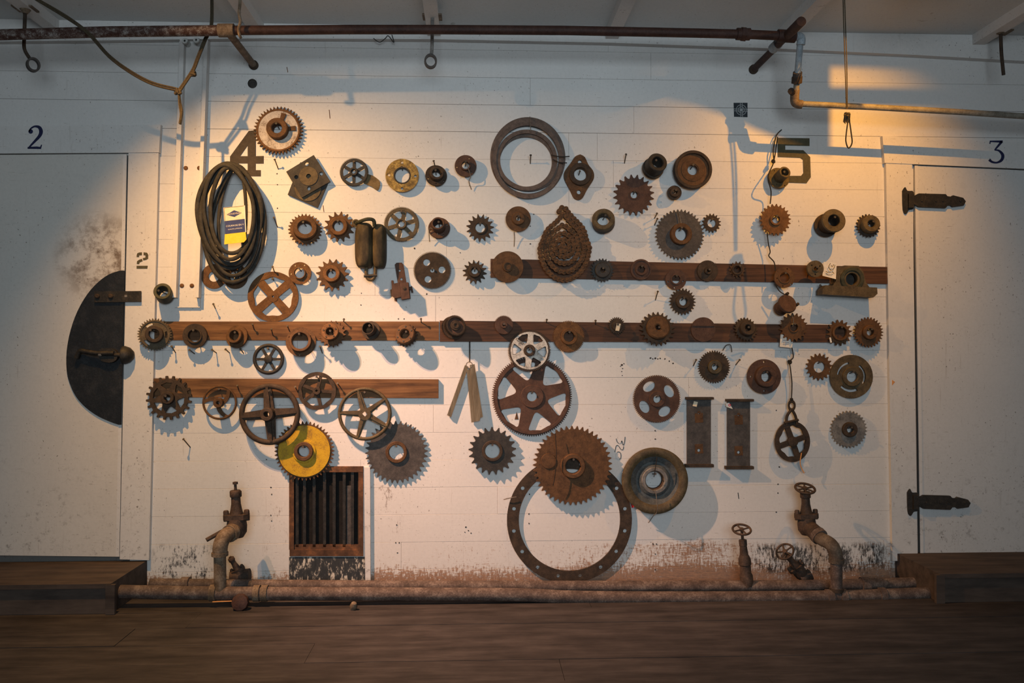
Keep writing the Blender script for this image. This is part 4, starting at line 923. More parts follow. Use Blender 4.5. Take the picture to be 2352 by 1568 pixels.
# ------------------------------------------------------------------ black belts with the printed sleeve
root = empty('belt_bundle', frame(P(533, 500, .05)), 'bundle of black rubber belts hung in long loops on a nail', 'belts')
u = U(.05)
for i, (cx, cy, rx, ry, ro, dz) in enumerate(((527, 491, 71, 114, .04, .04), (533, 512, 71, 134, .02, .02), (531, 483, 49, 96, .05, .062), (541, 507, 53, 124, -.05, .034), (526, 493, 60, 112, .05, .054), (536, 514, 30, 134, -.04, .016), (529, 497, 66, 118, -.02, .03), (524, 487, 55, 106, .08, .072))):
    path = []
    for k in range(64):
        a = 2 * math.pi * k / 64; x = rx * math.cos(a); y_ = ry * math.sin(a)
        if y_ > 0: x *= 1 - .25 * (y_ / ry) ** 2
        x += 3 * math.sin(2 * a + i); xx = x * math.cos(ro) - y_ * math.sin(ro); yy = x * math.sin(ro) + y_ * math.cos(ro)
        path.append((xx * u, yy * u, .004 * math.sin(3 * a + i)))
    wd = (4.6, 4.2, 4.2, 4, 4.8, 3.4, 4.4, 4.2)[i] * u
    obj('belt', MB().sweep(path, [(-wd * .8, -wd), (wd * .5, -wd), (wd * .8, wd * -.6), (wd * .8, wd * .6), (wd * .5, wd), (-wd * .8, wd)], True, None, (0, 0, 1)), 'rubber', root, frame(P(cx, cy, dz + .047)))
sl = empty('printed_sleeve', frame(P(540, 516, .09)), 'cardboard belt sleeve printed cream, blue and yellow', 'label')
Zt = lambda X, Y: (500 + X / 14.255, 460 + Y / 14.255)
ds = .132
slab('cream_card', [Zt(*p) for p in ((188, 238), (890, 165), (912, 600), (215, 680))], ds, .003, 'card_cream', sl)
slab('white_edge', [Zt(*p) for p in ((865, 168), (892, 165), (935, 1040), (905, 1045))], ds + .003, .0006, 'paper', sl)
slab('border_line', stroke([(*Zt(212, 246), .9), (*Zt(858, 180), .9)]), ds + .003, .0006, 'leather', sl)
slab('border_line', stroke([(*Zt(212, 246), .9), (*Zt(236, 690), .9)]), ds + .003, .0006, 'leather', sl)
slab('blue_band', [Zt(*p) for p in ((232, 682), (885, 602), (905, 1030), (250, 1105))], ds, .0034, 'card_blue', sl)
slab('yellow_band', [Zt(*p) for p in ((232, 1108), (915, 1030), (938, 1280), (860, 1370), (215, 1440))], ds, .003, 'card_yellow', sl)
slab('diamond', [Zt(*p) for p in ((298, 462), (535, 322), (775, 400), (770, 418), (545, 545), (310, 480))], ds + .003, .0005, 'card_blue', sl)
def text(body, cx, cy, width, ang, d, mat, parent):
    cu = bpy.data.curves.new('lettering', 'FONT'); cu.body = body; cu.align_x = 'CENTER'; cu.align_y = 'CENTER'; cu.resolution_u = 3
    tmp = bpy.data.objects.new('tmp', cu); COL.objects.link(tmp)
    bpy.context.view_layer.update()
    me = bpy.data.meshes.new_from_object(tmp.evaluated_get(bpy.context.evaluated_depsgraph_get()))
    wd = max(v.co.x for v in me.vertices) - min(v.co.x for v in me.vertices)
    s_ = width * U(d) / wd
    for v in me.vertices: v.co = (v.co.x * s_, v.co.y * s_, 0)
    bpy.data.objects.remove(tmp); me.materials.clear(); me.name = 'lettering'
    return obj('lettering', me, mat, parent, frame(P(cx, cy, d), None, ang))
tx = text('822807', 1193.5, 784, 22, -.68, .045, 'iron_dark', SILVER)
q_ = WM[SILVER].translation; tx.matrix_local = WM[SILVER].inverted() @ frame((WM[tx].translation.x, q_.y - .0162, WM[tx].translation.z), None, -.68)
text('GOODYEAR', *Zt(537, 436), 30, .12, ds + .0042, 'card_cream', sl)
text('COURROIE EN V', *Zt(560, 820), 40, .12, ds + .0042, 'paper', sl)
text('QUALITÉ SUPÉRIEURE', *Zt(570, 930), 32, .12, ds + .0042, 'paper', sl)

# ------------------------------------------------------------------ left door latch, right door hinges
root = empty('latch_plate', frame(P(278, 800, .022)), 'black half-round iron plate on the left door edge', 'plate')
pts = [(285, 621)] + smooth([(276, 621), (250, 630), (225, 648), (200, 676), (178, 714), (162, 758), (153, 806), (153, 850), (160, 880), (174, 910), (196, 935), (224, 955), (252, 968), (272, 975)], 3) + [(277, 975)]
slab('plate', pts, .023, .005, 'black_paint', root)
slab('edge_fold', [(279, 622), (286, 622), (278, 975), (271, 975)], .027, .006, 'black_paint', root)
root = empty('latch_bar', frame(P(270, 681, .03)), 'black flat bar bolted across the half-round plate onto the casing', 'latch')
slab('bar', [(216, 669), (323, 668), (323, 693), (216, 694)], .03, .012, 'black_iron', root)
for x in (224, 255): obj('bolt', MB().lathe([(.013, 0), (.013, .008), (.008, .013), (0, .013)], 12), 'rust_dark', root, frame(P(x, 680, .042)))
slab('slot', [(286, 677), (292, 677), (292, 682), (286, 682)], .042, .002, 'galvanised', root)
root = empty('door_latch', frame(P(240, 815, .03)), 'black lever latch with rounded knob on the half-round plate', 'latch')
obj('lever', MB().tube(P3(smooth([(176, 822, .05), (184, 806, .055), (200, 808, .06), (225, 811, .062), (262, 811, .062)], 4)), .013, 10), 'black_iron', root, Matrix.Identity(4))
slab('housing', smooth([(226, 805), (236, 800), (258, 801), (268, 810), (268, 824), (256, 832), (236, 830), (228, 822), (226, 805)], 3)[:-1], .028, .03, 'black_iron', root)
obj('bolt_head', MB().lathe([(.012, 0), (.012, .01), (.006, .014), (0, .014)], 12), 'galvanised', root, frame(P(231, 813, .06)))
obj('shaft', MB().tube(P3([(262, 815, .05), (290, 815, .05)]), .012, 10), 'black_iron', root, Matrix.Identity(4))
u = U(.05)
obj('knob', MB().lathe([(20 * u, 0), (20.5 * u, 4 * u), (17 * u, 14 * u), (9 * u, 22 * u), (0, 24 * u)], 24), 'black_iron', root, frame(P(283, 815, .05), (1, 0, 0)))
def hinge(x, y_, s_, lab, mat):
    root = empty('strap_hinge', frame(P(x, y_, .03)), lab, 'hinge', 'black strap hinges on the right door')
    H = lambda X, Y: (x + (X - 375) / 3.733, y_ + (Y - 672) / 3.733)
    slab('leaf', smooth([H(*p) for p in ((275, 590), (298, 558), (318, 590), (372, 602), (372, 735), (330, 755), (304, 790), (280, 750), (275, 590))], 3)[:-1], .027, .008, mat, root)
    slab('knuckle', [H(*p) for p in ((330, 615), (372, 612), (372, 732), (330, 735))], .03, .02, mat, root)
    slab('strap', [H(*p) for p in ((365, 640), (415, 612), (645, 618), (660, 636), (692, 640), (708, 628), (795, 650), (818, 680), (800, 716), (708, 728), (690, 714), (662, 716), (645, 738), (415, 728), (365, 700))], .022, .016, mat, root)
    for X in (440, 560, 620, 770): obj('bolt', MB().lathe([(.006, 0), (.006, .004), (0, .005)], 10), mat, root, frame(P(*H(X, 676), .038)))
hinge(2100, 460, 1, 'upper black strap hinge on the right door, just above spool height', 'black_iron')
hinge(2111, 1153, 1, 'lower worn black strap hinge on the right door near the floor', 'iron_dark')

# ------------------------------------------------------------------ overhead pipes, hangers, ropes
root = empty('overhead_pipe', frame(P(1000, 70, .47)), 'long rust-red pipe running below the ceiling on two stubs', 'pipe')
DP = .47; u = U(DP)
main = [(-80, 84), (0, 80), (250, 73), (520, 70)]
obj('pipe_run', MB().tube(P3([(x, y_, DP) for x, y_ in main]), 12 * u, 18), 'pipe_rust_flaked', root, Matrix.Identity(4))
obj('pipe_run', MB().tube(P3([(x, y_, DP) for x, y_ in ((520, 70), (800, 68), (1000, 68), (1300, 70), (1600, 76), (1720, 79), (1828, 84))]), 10.5 * u, 18), 'pipe_rust', root, Matrix.Identity(4))
obj('tee', MB().tube(P3([(502, 70, DP), (538, 70, DP)]), 15 * u, 18), 'fitting_tan', root, Matrix.Identity(4))
obj('union', MB().tube(P3([(1692, 78, DP), (1722, 79, DP)]), 14 * u, 12), 'pipe_rust', root, Matrix.Identity(4))
obj('union_nut', MB().tube(P3([(1702, 78, DP), (1713, 79, DP)]), 16.5 * u, 6), 'pipe_rust', root, Matrix.Identity(4))
obj('tee', MB().tube(P3([(1786, 82, DP), (1826, 84, DP)]), 14.5 * u, 18), 'pipe_rust', root, Matrix.Identity(4))
for a, b_, dd, mt in (((524, 74), (583, 150), 0, 'fitting_tan'), ((1806, 84), (1730, 160), 0, 'pipe_rust')):
    pa = P(*a, DP); pb = P(*b_, .002)
    obj('stub_pipe', MB().cyl(pb, pa, 8.5 * u, 8.5 * u, 16), mt, root, Matrix.Identity(4))
    obj('wall_flange', MB().lathe([(12 * u, 0), (12 * u, .012), (9 * u, .02), (0, .02)], 24), 'rust_dark', root, frame(pb))
obj('collar', MB().cyl(P(1775, 112, .3), P(1787, 100, .36), 12 * u, 12 * u, 16), 'pipe_grey', root, Matrix.Identity(4))
pa = P(1806, 84, DP); obj('stub_pipe', MB().cyl(pa, pa + Vector((0, -.2, .0)), 11 * u, 11 * u, 16), 'pipe_rust', root, Matrix.Identity(4))
root = empty('drop_pipe', frame(P(1835, 240, .3)), 'grey pipe elbowing down into a cream pipe running right', 'pipe')
obj('elbow', MB().tube(P3(smooth([(1822, 84, .46), (1836, 84, .46), (1840, 90, .455), (1839, 103, .45)], 5)), 10 * u, 16), 'pipe_grey', root, Matrix.Identity(4))
obj('drop', MB().tube(P3([(1838, 96, .45), (1832, 170, .36)]), 7.6 * u, 16), 'pipe_grey', root, Matrix.Identity(4))
obj('union', MB().tube(P3([(1832, 166, .37), (1831, 176, .355)]), 11 * u, 10), 'iron_grey', root, Matrix.Identity(4))
obj('union', MB().tube(P3([(1831, 176, .355), (1830, 191, .34)]), 12.5 * u, 8), 'rust_dark', root, Matrix.Identity(4))
obj('drop', MB().tube(P3([(1830, 190, .34), (1827, 225, .31)]), 7 * u, 14), 'pipe_cream', root, Matrix.Identity(4))
obj('elbow', MB().tube(P3(smooth([(1827, 205, .32), (1825, 225, .305), (1828, 237, .3), (1842, 240, .3)], 5)), 10.5 * u, 16), 'fitting_tan', root, Matrix.Identity(4))
obj('plug', MB().lathe([(8 * u, 0), (8 * u, .03), (0, .032)], 8), 'rust_dark', root, frame(P(1821, 213, .32), (-.6, -.7, .1)))
obj('pipe_run', MB().tube(P3([(1838, 238.5, .3), (2000, 246, .3), (2200, 257, .3), (2460, 274, .3)]), 7.2 * u, 16), 'pipe_cream', root, Matrix.Identity(4))
def hanger(pts, ring, rr, tilt, lab, cone):
    root = empty('pipe_hanger', frame(P(*pts[0])), lab, 'hanger', 'pipe hangers on the ceiling beams')
    u = U(pts[0][2])
    obj('rod', MB().tube(P3(smooth(pts, 4)), 4 * u, 8), 'galvanised' if cone == 2 else 'rust_dark', root, Matrix.Identity(4))
    q = P(*pts[0]); zt_ = CZ(q.x) - .05
    obj('ceiling_cone', MB().cyl((q.x, q.y, q.z - .02), (q.x, q.y, zt_), .012, .03, 14), 'fitting_tan', root, Matrix.Identity(4))
    obj('ceiling_plate', MB().box((q.x - .05, q.y - .04, zt_ - .004), (q.x + .05, q.y + .04, zt_ + .004)), 'fitting_tan', root, Matrix.Identity(4))
    if ring: obj('ring', MB().lathe([(rr * u * .72, -.012), (rr * u, -.012), (rr * u, .012), (rr * u * .72, .012)], 28, Matrix.Scale(1.15, 4, (0, 1, 0)), True), 'iron_grey', root, frame(P(*ring), Vector((tilt, -1, 0))))
hanger([(58, 22, .32), (56, 80, .32), (56, 112, .32), (68, 134, .32)], (76, 149, .32), 14, .9, 'bent ceiling hanger with eye at far upper left', 1)
hanger([(993, 14, .3), (993, 60, .3), (992, 112, .3), (990, 128, .3)], (989, 141, .3), 14.5, .1, 'straight ceiling hanger with empty ring near the centre', 2)
hanger([(2298, 70, .22), (2300, 120, .22), (2303, 152, .22), (2305, 172, .22)], None, 0, 0, 'broken ceiling hanger rod without ring at far upper right', 1)
root = empty('pipe_hook', frame(P(549, 20, .5)), 'bent cream wire hook holding the overhead pipe by the tee', 'hook')
obj('hook_rod', MB().tube(P3(smooth([(551, -20, .52), (551, 10, .52), (549, 30, .52), (552, 50, .52), (548, 66, .52), (550, 80, .52), (553, 86, .5)], 5)), 3.4 * u, 8), 'fitting_tan', root, Matrix.Identity(4))
root = empty('knotted_rope', frame(P(410, 210, .5)), 'tan rope sagging over the overhead pipe to a frayed knot at left', 'rope')
def rope(pts, r, nm='strand', mat='rope', off=0):
    q = P3(smooth(pts, 5))
    for p in q: p.z = min(p.z, CZ(p.x) - .01)
    obj(nm, MB().tube(q, r, 8), mat, root, Matrix.Identity(4))
for o_ in (0, 5):
    rope([(20 + o_, -48, .58), (60 + o_, -15, .58), (150, 40 - o_, .58), (200 + o_, 76, .58), (250, 131 - o_, .5), (300, 168 - o_, .44), (350, 194 - o_, .4), (405, 208 - o_, .36)], .005)
rope([(486, -9, .38), (484, 60, .38), (470, 90, .37), (452, 135, .36), (441, 162, .36), (412, 205, .36)], .0065)
rope([(488, -9, .39), (487, 60, .39), (474, 90, .38), (456, 135, .37), (444, 164, .37), (416, 206, .365)], .0055)
rope([(411, 210, .36), (414, 235, .35), (418, 258, .35), (414, 286, .34)], .0055)
rope([(410, 210, .36), (412, 240, .355), (415, 262, .35), (412, 284, .345)], .005)
def knot(c, r, nm, mat='rope', seed=1):
    rnd = random.Random(seed); mbk = MB()
    for k in range(7):
        q = [P(c[0] + rnd.uniform(-r, r), c[1] + rnd.uniform(-r, r), c[2] + rnd.uniform(-.012, .012)) for _ in range(4)]
        mbk.tube(smooth([tuple(x) for x in q], 4), .0065, 6)
    obj(nm, mbk, mat, root, Matrix.Identity(4))
knot((409, 209, .36), 7, 'knot', seed=3); knot((444, 169, .365), 5, 'knot', seed=5)
root = empty('looped_rope', frame(P(1945, 260, .6)), 'double rope hanging at right ending in frayed knot and loop', 'rope')
rope([(1935, -60, .62), (1938, 60, .61), (1941, 150, .6), (1944, 250, .6)], .0026)
rope([(1938, -60, .62), (1942, 60, .61), (1945, 150, .6), (1946, 250, .6)], .0026)
knot((1945, 266, .6), 6, 'knot', seed=8)
for k in range(12):
    rope([(1945, 258, .6), (1940 + k, 266, .6 + .004 * (k % 3)), (1937 + k * 1.4, 280 + (k % 4) * 1.5, .6)], .0018, 'fray')
rope([(1948, 275, .6), (1944, 305, .6), (1943, 325, .6), (1949, 340, .6), (1957, 328, .6), (1955, 305, .6), (1951, 276, .6)], .0034, 'loop', 'cord_black')
root = empty('black_cord', frame(P(1780, 400, .04)), 'black cord strung down through the right-hand flanges and sprockets', 'cord')
for pts in ([(1795, 298, .01), (1783, 312, .03), (1776, 345, .04), (1777, 372, .05), (1766, 398, .1), (1765, 415, .1), (1771, 440, .06), (1769, 468, .05)],
            [(1786, 314, .03), (1781, 350, .04), (1777, 372, .05)],
            [(1762, 533, .06), (1765, 560, .05), (1769, 578, .05), (1766, 588, .05), (1778, 602, .08), (1781, 622, .09)],
            [(1780, 652, .09), (1790, 668, .09), (1802, 676, .1)],
            [(1819, 798, .04), (1822, 820, .04), (1814, 830, .04), (1816, 850, .04), (1819, 880, .04), (1818, 915, .045)]):
    rope(pts, .0032, 'cord', 'cord_black')
knot((1776, 370, .05), 2.5, 'knot', 'cord_black', 2); knot((1814, 831, .04), 3, 'knot', 'cord_black', 4)

# loose wires on single parts
WIRES = (([(858, 88, .05), (872, 97, .05), (885, 88, .05), (892, 82, .05), (905, 98, .05), (900, 80, .05)], 'thin dark wire curled below the overhead pipe near the left tee'),
         ([(1070, 373, .06), (1075, 385, .06), (1081, 405, .05), (1077, 416, .03), (1083, 435, .01)], 'thin bent wire hanging from the small maroon flange'),
         ([(1181, 532, .03), (1182, 545, .02), (1181, 566, .01)], 'short straight wire below the round brown disc'),
         ([(1558, 484, .04), (1563, 505, .04), (1565, 522, .045), (1563, 530, .05)], 'pale wire across the large grey-brown sprocket'),
         ([(1818, 722, .07), (1822, 735, .07), (1821, 750, .065)], 'pale wire over the worn brown sprocket'),
         ([(1660, 805, .02), (1668, 793, .03), (1678, 792, .03), (1681, 808, .02)], 'curled wire above the forty-tooth dark sprocket'),
         ([(1502, 1095, .09), (1506, 1070, .1), (1509, 1050, .1)], 'dark wire in the top of the stepped pulley'),
         ([(1505, 1125, .11), (1509, 1150, .11), (1509, 1175, .1), (1500, 1185, .06), (1490, 1200, .02)], 'tan wire crossing the bottom of the stepped pulley'),
         ([(1275, 995, .07), (1278, 1040, .08), (1275, 1090, .08), (1270, 1115, .075)], 'dark cord stretched down the face of the largest rust sprocket'),
         ([(1157, 1147, .02), (1168, 1144, .03), (1186, 1141, .03)], 'short straw-like wire through the bolt ring hole'),
         ([(1010, 545, .03), (1000, 530, .05), (986, 525, .05), (987, 555, .02)], 'bent pale wire hooked in the tipped flanged bushing'))
for pts, lab in WIRES:
    tag(obj('loose_wire', MB().tube(P3(smooth(pts, 4)), .0022, 6), 'cord_black' if 'dark' in lab else 'wire', None, Matrix.Identity(4)), lab, 'wire', 'loose wires on the hung parts')

# ------------------------------------------------------------------ floor pipes and valves
DR, DF = .2, .345
root = empty('floor_pipe', frame(P(1200, 1345, DR)), 'rear of two long dirty pipes along the floor', 'pipe', 'long pipes along the floor')
obj('pipe_run', MB().tube(P3([(345, 1342, DR), (800, 1346, DR), (1300, 1347, DR), (1800, 1346, DR), (2140, 1338, DR)]), 13.5 * U(DR), 18), 'pipe_floor', root, Matrix.Identity(4))
for x in (425, 1985): obj('coupling', MB().tube(P3([(x - 8, 1343, DR), (x + 10, 1343, DR)]), 18 * U(DR), 16), 'pipe_floor', root, Matrix.Identity(4))
root = empty('floor_pipe', frame(P(1200, 1366, DF)), 'front of two long dirty pipes, slightly kinked, along the floor', 'pipe', 'long pipes along the floor')
fpts = [(266, 1358, DF), (500, 1362, DF), (900, 1364, DF), (1150, 1365, DF), (1230, 1367, DF), (1310, 1371, DF), (1500, 1373, DF), (1800, 1372, DF), (2000, 1368, DF), (2165, 1361, DF)]
obj('pipe_run', MB().tube(P3(smooth(fpts, 3)), 15 * U(DF), 20), 'pipe_floor', root, Matrix.Identity(4))
for x, yy in ((590, 1362), (608, 1362), (490, 1361), (1905, 1371), (1935, 1370), (2025, 1367)):
    obj('coupling', MB().tube(P3([(x - 7, yy, DF), (x + 7, yy, DF)]), 18.5 * U(DF), 14), 'fitting_tan' if x < 700 else 'pipe_floor', root, Matrix.Identity(4))
def handwheel(parent, c, n, R, mat, nsp=5):
    root = empty('handwheel', frame(c, n), parent=parent)
    obj('rim', MB().torus(R, R * .13, 36, 8), mat, root)
    for k in range(nsp):
        a = 2 * math.pi * k / nsp + .3
        obj('spoke', MB().cyl((0, 0, .0), (R * math.cos(a), R * math.sin(a), 0), R * .1, R * .09, 8), mat, root)
    obj('hub', MB().lathe([(R * .26, -R * .12), (R * .26, R * .14), (R * .12, R * .2), (0, R * .2)], 14), mat, root)
def bonnet(root, p, n, s_, mat, stem=.06, wheel=None):
    """upright half of a gate valve built along n from the body centre p; s_ = metres per unit"""
    M = frame(p, n)
    obj('valve_body', MB().lathe([(0, -1.15 * s_), (.55 * s_, -1.05 * s_), (.85 * s_, -.6 * s_), (.9 * s_, 0), (.82 * s_, .55 * s_), (.8 * s_, .62 * s_), (0, .62 * s_)], 24), mat, root, M)
    obj('bonnet_flange', MB().prism([[(x * s_, y_ * s_) for x, y_ in ((-1.1, -.35), (-.8, -.7), (.8, -.7), (1.1, -.35), (1.1, .35), (.8, .7), (-.8, .7), (-1.1, .35))]], .6 * s_, 1.05 * s_), mat, root, M)
    for sx in (-.92, .92):
        obj('bolt', MB().lathe([(.26 * s_, .45 * s_), (.26 * s_, 1.3 * s_), (.2 * s_, 1.42 * s_), (0, 1.42 * s_)], 8, Matrix.Translation((sx * s_, 0, 0))), mat, root, M)
    obj('bonnet', MB().lathe([(.62 * s_, 1.0 * s_), (.5 * s_, 1.5 * s_), (.42 * s_, 2.0 * s_), (.4 * s_, 2.7 * s_), (0, 2.7 * s_)], 20), mat, root, M)
    obj('packing_nut', MB().lathe([(.5 * s_, 2.6 * s_), (.54 * s_, 2.68 * s_), (.54 * s_, 3.1 * s_), (.44 * s_, 3.22 * s_), (0, 3.22 * s_)], 8), mat, root, M)
    obj('stem', MB().lathe([(.13 * s_, 3.1 * s_), (.13 * s_, 3.2 * s_ + stem), (0, 3.2 * s_ + stem)], 10), mat, root, M)
    if wheel: handwheel(root, M @ Vector((0, 0, 3.2 * s_ + stem * .8)), wheel[0], wheel[1], mat, wheel[2])
    else: obj('stem_nut', MB().lathe([(.24 * s_, 3.15 * s_ + stem), (.24 * s_, 3.35 * s_ + stem), (0, 3.4 * s_ + stem)], 8), mat, root, M)
# left valve on its elbowed riser
root = empty('gate_valve', frame(P(510, 1360, DF)), 'rusty gate valve without handwheel on elbowed pipe at left', 'valve', 'gate valves on the floor pipes')
dv = .2; s_ = 25 * U(dv)
bonnet(root, P(544, 1207, dv), Vector((-.04, 0, 1)), s_, 'valve_iron', .035)
obj('riser', MB().tube(P3([(506, 1362, DF), (505, 1268, DF)]), 13.5 * U(DF), 18), 'fitting_tan', root, Matrix.Identity(4))
obj('elbow', MB().tube(P3(smooth([(505, 1274, DF), (507, 1250, DF), (516, 1232, .32), (530, 1222, .27), (545, 1213, .2)], 5)), 16.5 * U(DF), 18), 'fitting_tan', root, Matrix.Identity(4))
obj('elbow_band', MB().cyl(P(505, 1276, DF), P(505, 1268, DF), 18.5 * U(DF), None, 18), 'fitting_tan', root, Matrix.Identity(4))
a, b_ = P(526, 1226, .285), P(534, 1221, .255); obj('elbow_band', MB().cyl(a, b_, 20 * U(DF), None, 18), 'fitting_tan', root, Matrix.Identity(4))
obj('lever', MB().tube(P3([(474, 1240, .3), (512, 1219, .26)]), 5 * U(.3), 8), 'valve_iron', root, Matrix.Identity(4))
root = empty('gate_valve', frame(P(545, 1330, .13)), 'dark small valve half hidden behind the left riser pipe', 'valve', 'gate valves on the floor pipes')
bonnet(root, P(552, 1318, .12), Vector((-.42, -.2, .85)), 14 * U(.12), 'valve_iron', .002)
obj('side_body', MB().cyl(P(530, 1325, .12), P(574, 1320, .12), 14 * U(.1), 15 * U(.1), 14), 'valve_iron', root, Matrix.Identity(4))
o = tag(obj('pipe_plug', MB().lathe([(19 * U(.4), 0), (20 * U(.4), .01), (18 * U(.4), .03), (8 * U(.4), .038), (0, .038)], 10), 'pipe_rust', None, frame(P(553, 1383, .4), (.05, -1, .25))), 'red round plug on the front floor pipe at left', 'plug')
tag(obj('wooden_stick', MB().tube(P3([(488, 1382, .39), (535, 1380, .37)]), .003, 8), 'orange_stick', None, Matrix.Identity(4)), 'thin orange stick lying against the red plug', 'stick')
o = tag(obj('stone_lump', MB().lathe([(0, -.018), (.016, -.014), (.02, 0), (.013, .018), (0, .024)], 9), 'fitting_tan', None, frame(P(812, 1393, .44), (.2, -.3, 1))), 'small tan lump on the floor before the pipes', 'stone')
o.location.z = .017
# right big valve
root = empty('gate_valve', frame(P(1921, 1360, DF)), 'tall dark gate valve with handwheel on double elbow at right', 'valve', 'gate valves on the floor pipes')
dv = .16; s_ = 23.5 * U(dv)
bonnet(root, P(1853, 1203, dv), Vector((-.045, 0, 1)), s_, 'valve_iron', .022, (Vector((0, -.42, 1)), 22 * U(dv), 6))
obj('side_pipe', MB().tube(P3([(1853, 1206, dv), (1876, 1226, .24)]), 18 * U(.2), 16), 'valve_iron', root, Matrix.Identity(4))
obj('elbow', MB().tube(P3(smooth([(1872, 1222, .23), (1886, 1237, .28), (1902, 1245, .32), (1913, 1256, DF), (1920, 1275, DF), (1921, 1292, DF)], 5)), 15.5 * U(DF), 18), 'fitting_tan_dim', root, Matrix.Identity(4))
obj('elbow_band', MB().cyl(P(1876, 1226, .24), P(1884, 1234, .265), 20 * U(DF), None, 16), 'pipe_floor', root, Matrix.Identity(4))
obj('elbow_band', MB().cyl(P(1921, 1283, DF), P(1921, 1292, DF), 17.5 * U(DF), None, 18), 'fitting_tan_dim', root, Matrix.Identity(4))
obj('riser', MB().tube(P3([(1921, 1290, DF), (1921, 1364, DF)]), 13.5 * U(DF), 18), 'pipe_floor', root, Matrix.Identity(4))
obj('riser_band', MB().cyl(P(1921, 1350, DF), P(1921, 1358, DF), 16.5 * U(DF), None, 18), 'rust_dark', root, Matrix.Identity(4))
# slim valve
root = empty('globe_valve', frame(P(1715, 1340, DR)), 'slim upright valve with flat handwheel between pulley and tall valve', 'valve')
n = (P(1704, 1215, DR) - P(1716, 1340, DR)).normalized(); M = frame(P(1716, 1345, DR), n); q = U(DR)
obj('valve_body', MB().lathe([(15 * q, 0), (15 * q, 25 * q), (12.5 * q, 30 * q), (12.5 * q, 48 * q), (14.5 * q, 50 * q), (14 * q, 64 * q), (10 * q, 72 * q), (0, 72 * q)], 16), 'valve_iron', root, M)
obj('bonnet', MB().lathe([(10 * q, 70 * q), (8 * q, 96 * q), (0, 96 * q)], 16), 'valve_iron', root, M)
obj('packing_nut', MB().lathe([(9.5 * q, 94 * q), (9.5 * q, 107 * q), (0, 108 * q)], 8), 'valve_iron', root, M)
obj('stem', MB().lathe([(3.4 * q, 106 * q), (3.4 * q, 132 * q), (0, 132 * q)], 10), 'valve_iron', root, M)
handwheel(root, M @ Vector((0, 0, 131 * q)), Vector((-.05, -.42, 1)), 20.5 * q, 'valve_iron', 4)
# leaning valve
root = empty('globe_valve', frame(P(1838, 1335, DR)), 'leaning dark valve with tilted handwheel beneath the tall valve', 'valve')
n = (P(1783, 1237, .2) - P(1836, 1310, .15)).normalized(); s_ = 17 * U(.15)
bonnet(root, P(1836, 1312, .15), n, s_, 'valve_iron', .03, ((n + Vector((-.1, -.45, .1))).normalized(), 20 * U(.18), 5))
obj('side_body', MB().cyl(P(1838, 1330, .15), P(1862, 1318, .15), 15 * U(.15), 13 * U(.15), 14), 'valve_iron', root, Matrix.Identity(4))

# ------------------------------------------------------------------ nails
def nail_obj(a, b_, parent=None, r=.0028):
    a, b_ = Vector(a), Vector(b_); L = (b_ - a).length
    obj('nail', MB().lathe([(r, 0), (r, L - .002), (r * 2.3, L - .0018), (r * 2.3, L), (0, L)], 8), 'nail_steel', parent or wall, frame(a, b_ - a))
for root, rb, hh, d in HUNG:
    p = WM[root].translation
    z = p.z + rb - .0035
    nail_obj((p.x, .01, z - .012), (p.x, -d - hh - .016, z))
for (hx, hy, wx, wy) in ((631, 366, 640, 390), (629, 499, 638, 523), (626, 612, 634, 634), (1219, 356, 1218, 377), (1438, 354, 1434, 376), (1509, 490, 1503, 502), (1510, 502, 1503, 518), (1511, 669, 1505, 690),
                         (996, 369, 1003, 396), (435, 803, 448, 813), (487, 803, 498, 811), (518, 802, 528, 811), (552, 801, 560, 812), (394, 795, 404, 811), (1599, 826, 1592, 841), (1699, 826, 1689, 839),
                         (490, 698, 495, 709), (790, 733, 789, 741), (967, 732, 968, 746), (1256, 734, 1254, 746), (1368, 736, 1368, 746), (421, 1008, 438, 1028), (580, 744, 584, 757), (623, 755, 627, 770), (660, 748, 665, 760), (735, 795, 741, 812),
                         (1884, 655, 1888, 657), (545, 885, 549, 897), (678, 888, 684, 900), (775, 880, 781, 888)):
    onb = (735 < hy < 786) or (870 < wy < 912 and wx < 1000)
    nail_obj(P(wx, wy, BT if onb else -.005), P(hx, hy, .055), None)
# chips in the paint, old screw holes and crayon strokes: flat marks that belong to the wall
rc = random.Random(11)
def chip(x, y_, r, mat, ry=None):
    ry = ry or r; n_ = 7; ph = rc.random() * 6
    slab('paint_chip', [(x + r * rc.uniform(.5, 1.1) * math.cos(6.283 * k / n_ + ph), y_ + ry * rc.uniform(.5, 1.1) * math.sin(6.283 * k / n_ + ph)) for k in range(n_)], 0, .0006, mat, wall)
for x, y_, r in ((1494, 822, 2.6), (1499, 824, 2), (1505, 823, 2.6), (1511, 824, 2), (1516, 823, 2.6), (1527, 824, 2.4), (1537, 829, 2.2), (1546, 834, 2.4), (1428, 838, 3), (1433, 835, 2), (1430, 846, 1.8), (1428, 853, 1.4), (1429, 862, 1.4), (1425, 841, 1.6),
                (1070, 1210, 2.2), (1076, 1218, 1.8), (1082, 1224, 1.8), (1068, 1222, 1.6), (952, 570, 2.4), (830, 673, 1.4), (829, 700, 1.6), (1226, 492, 1.8), (1218, 519, 1.8), (1218, 560, 2.2), (980, 675, 2.2), (1057, 580, 1.6)):
    chip(x, y_, r, 'rust_dark')
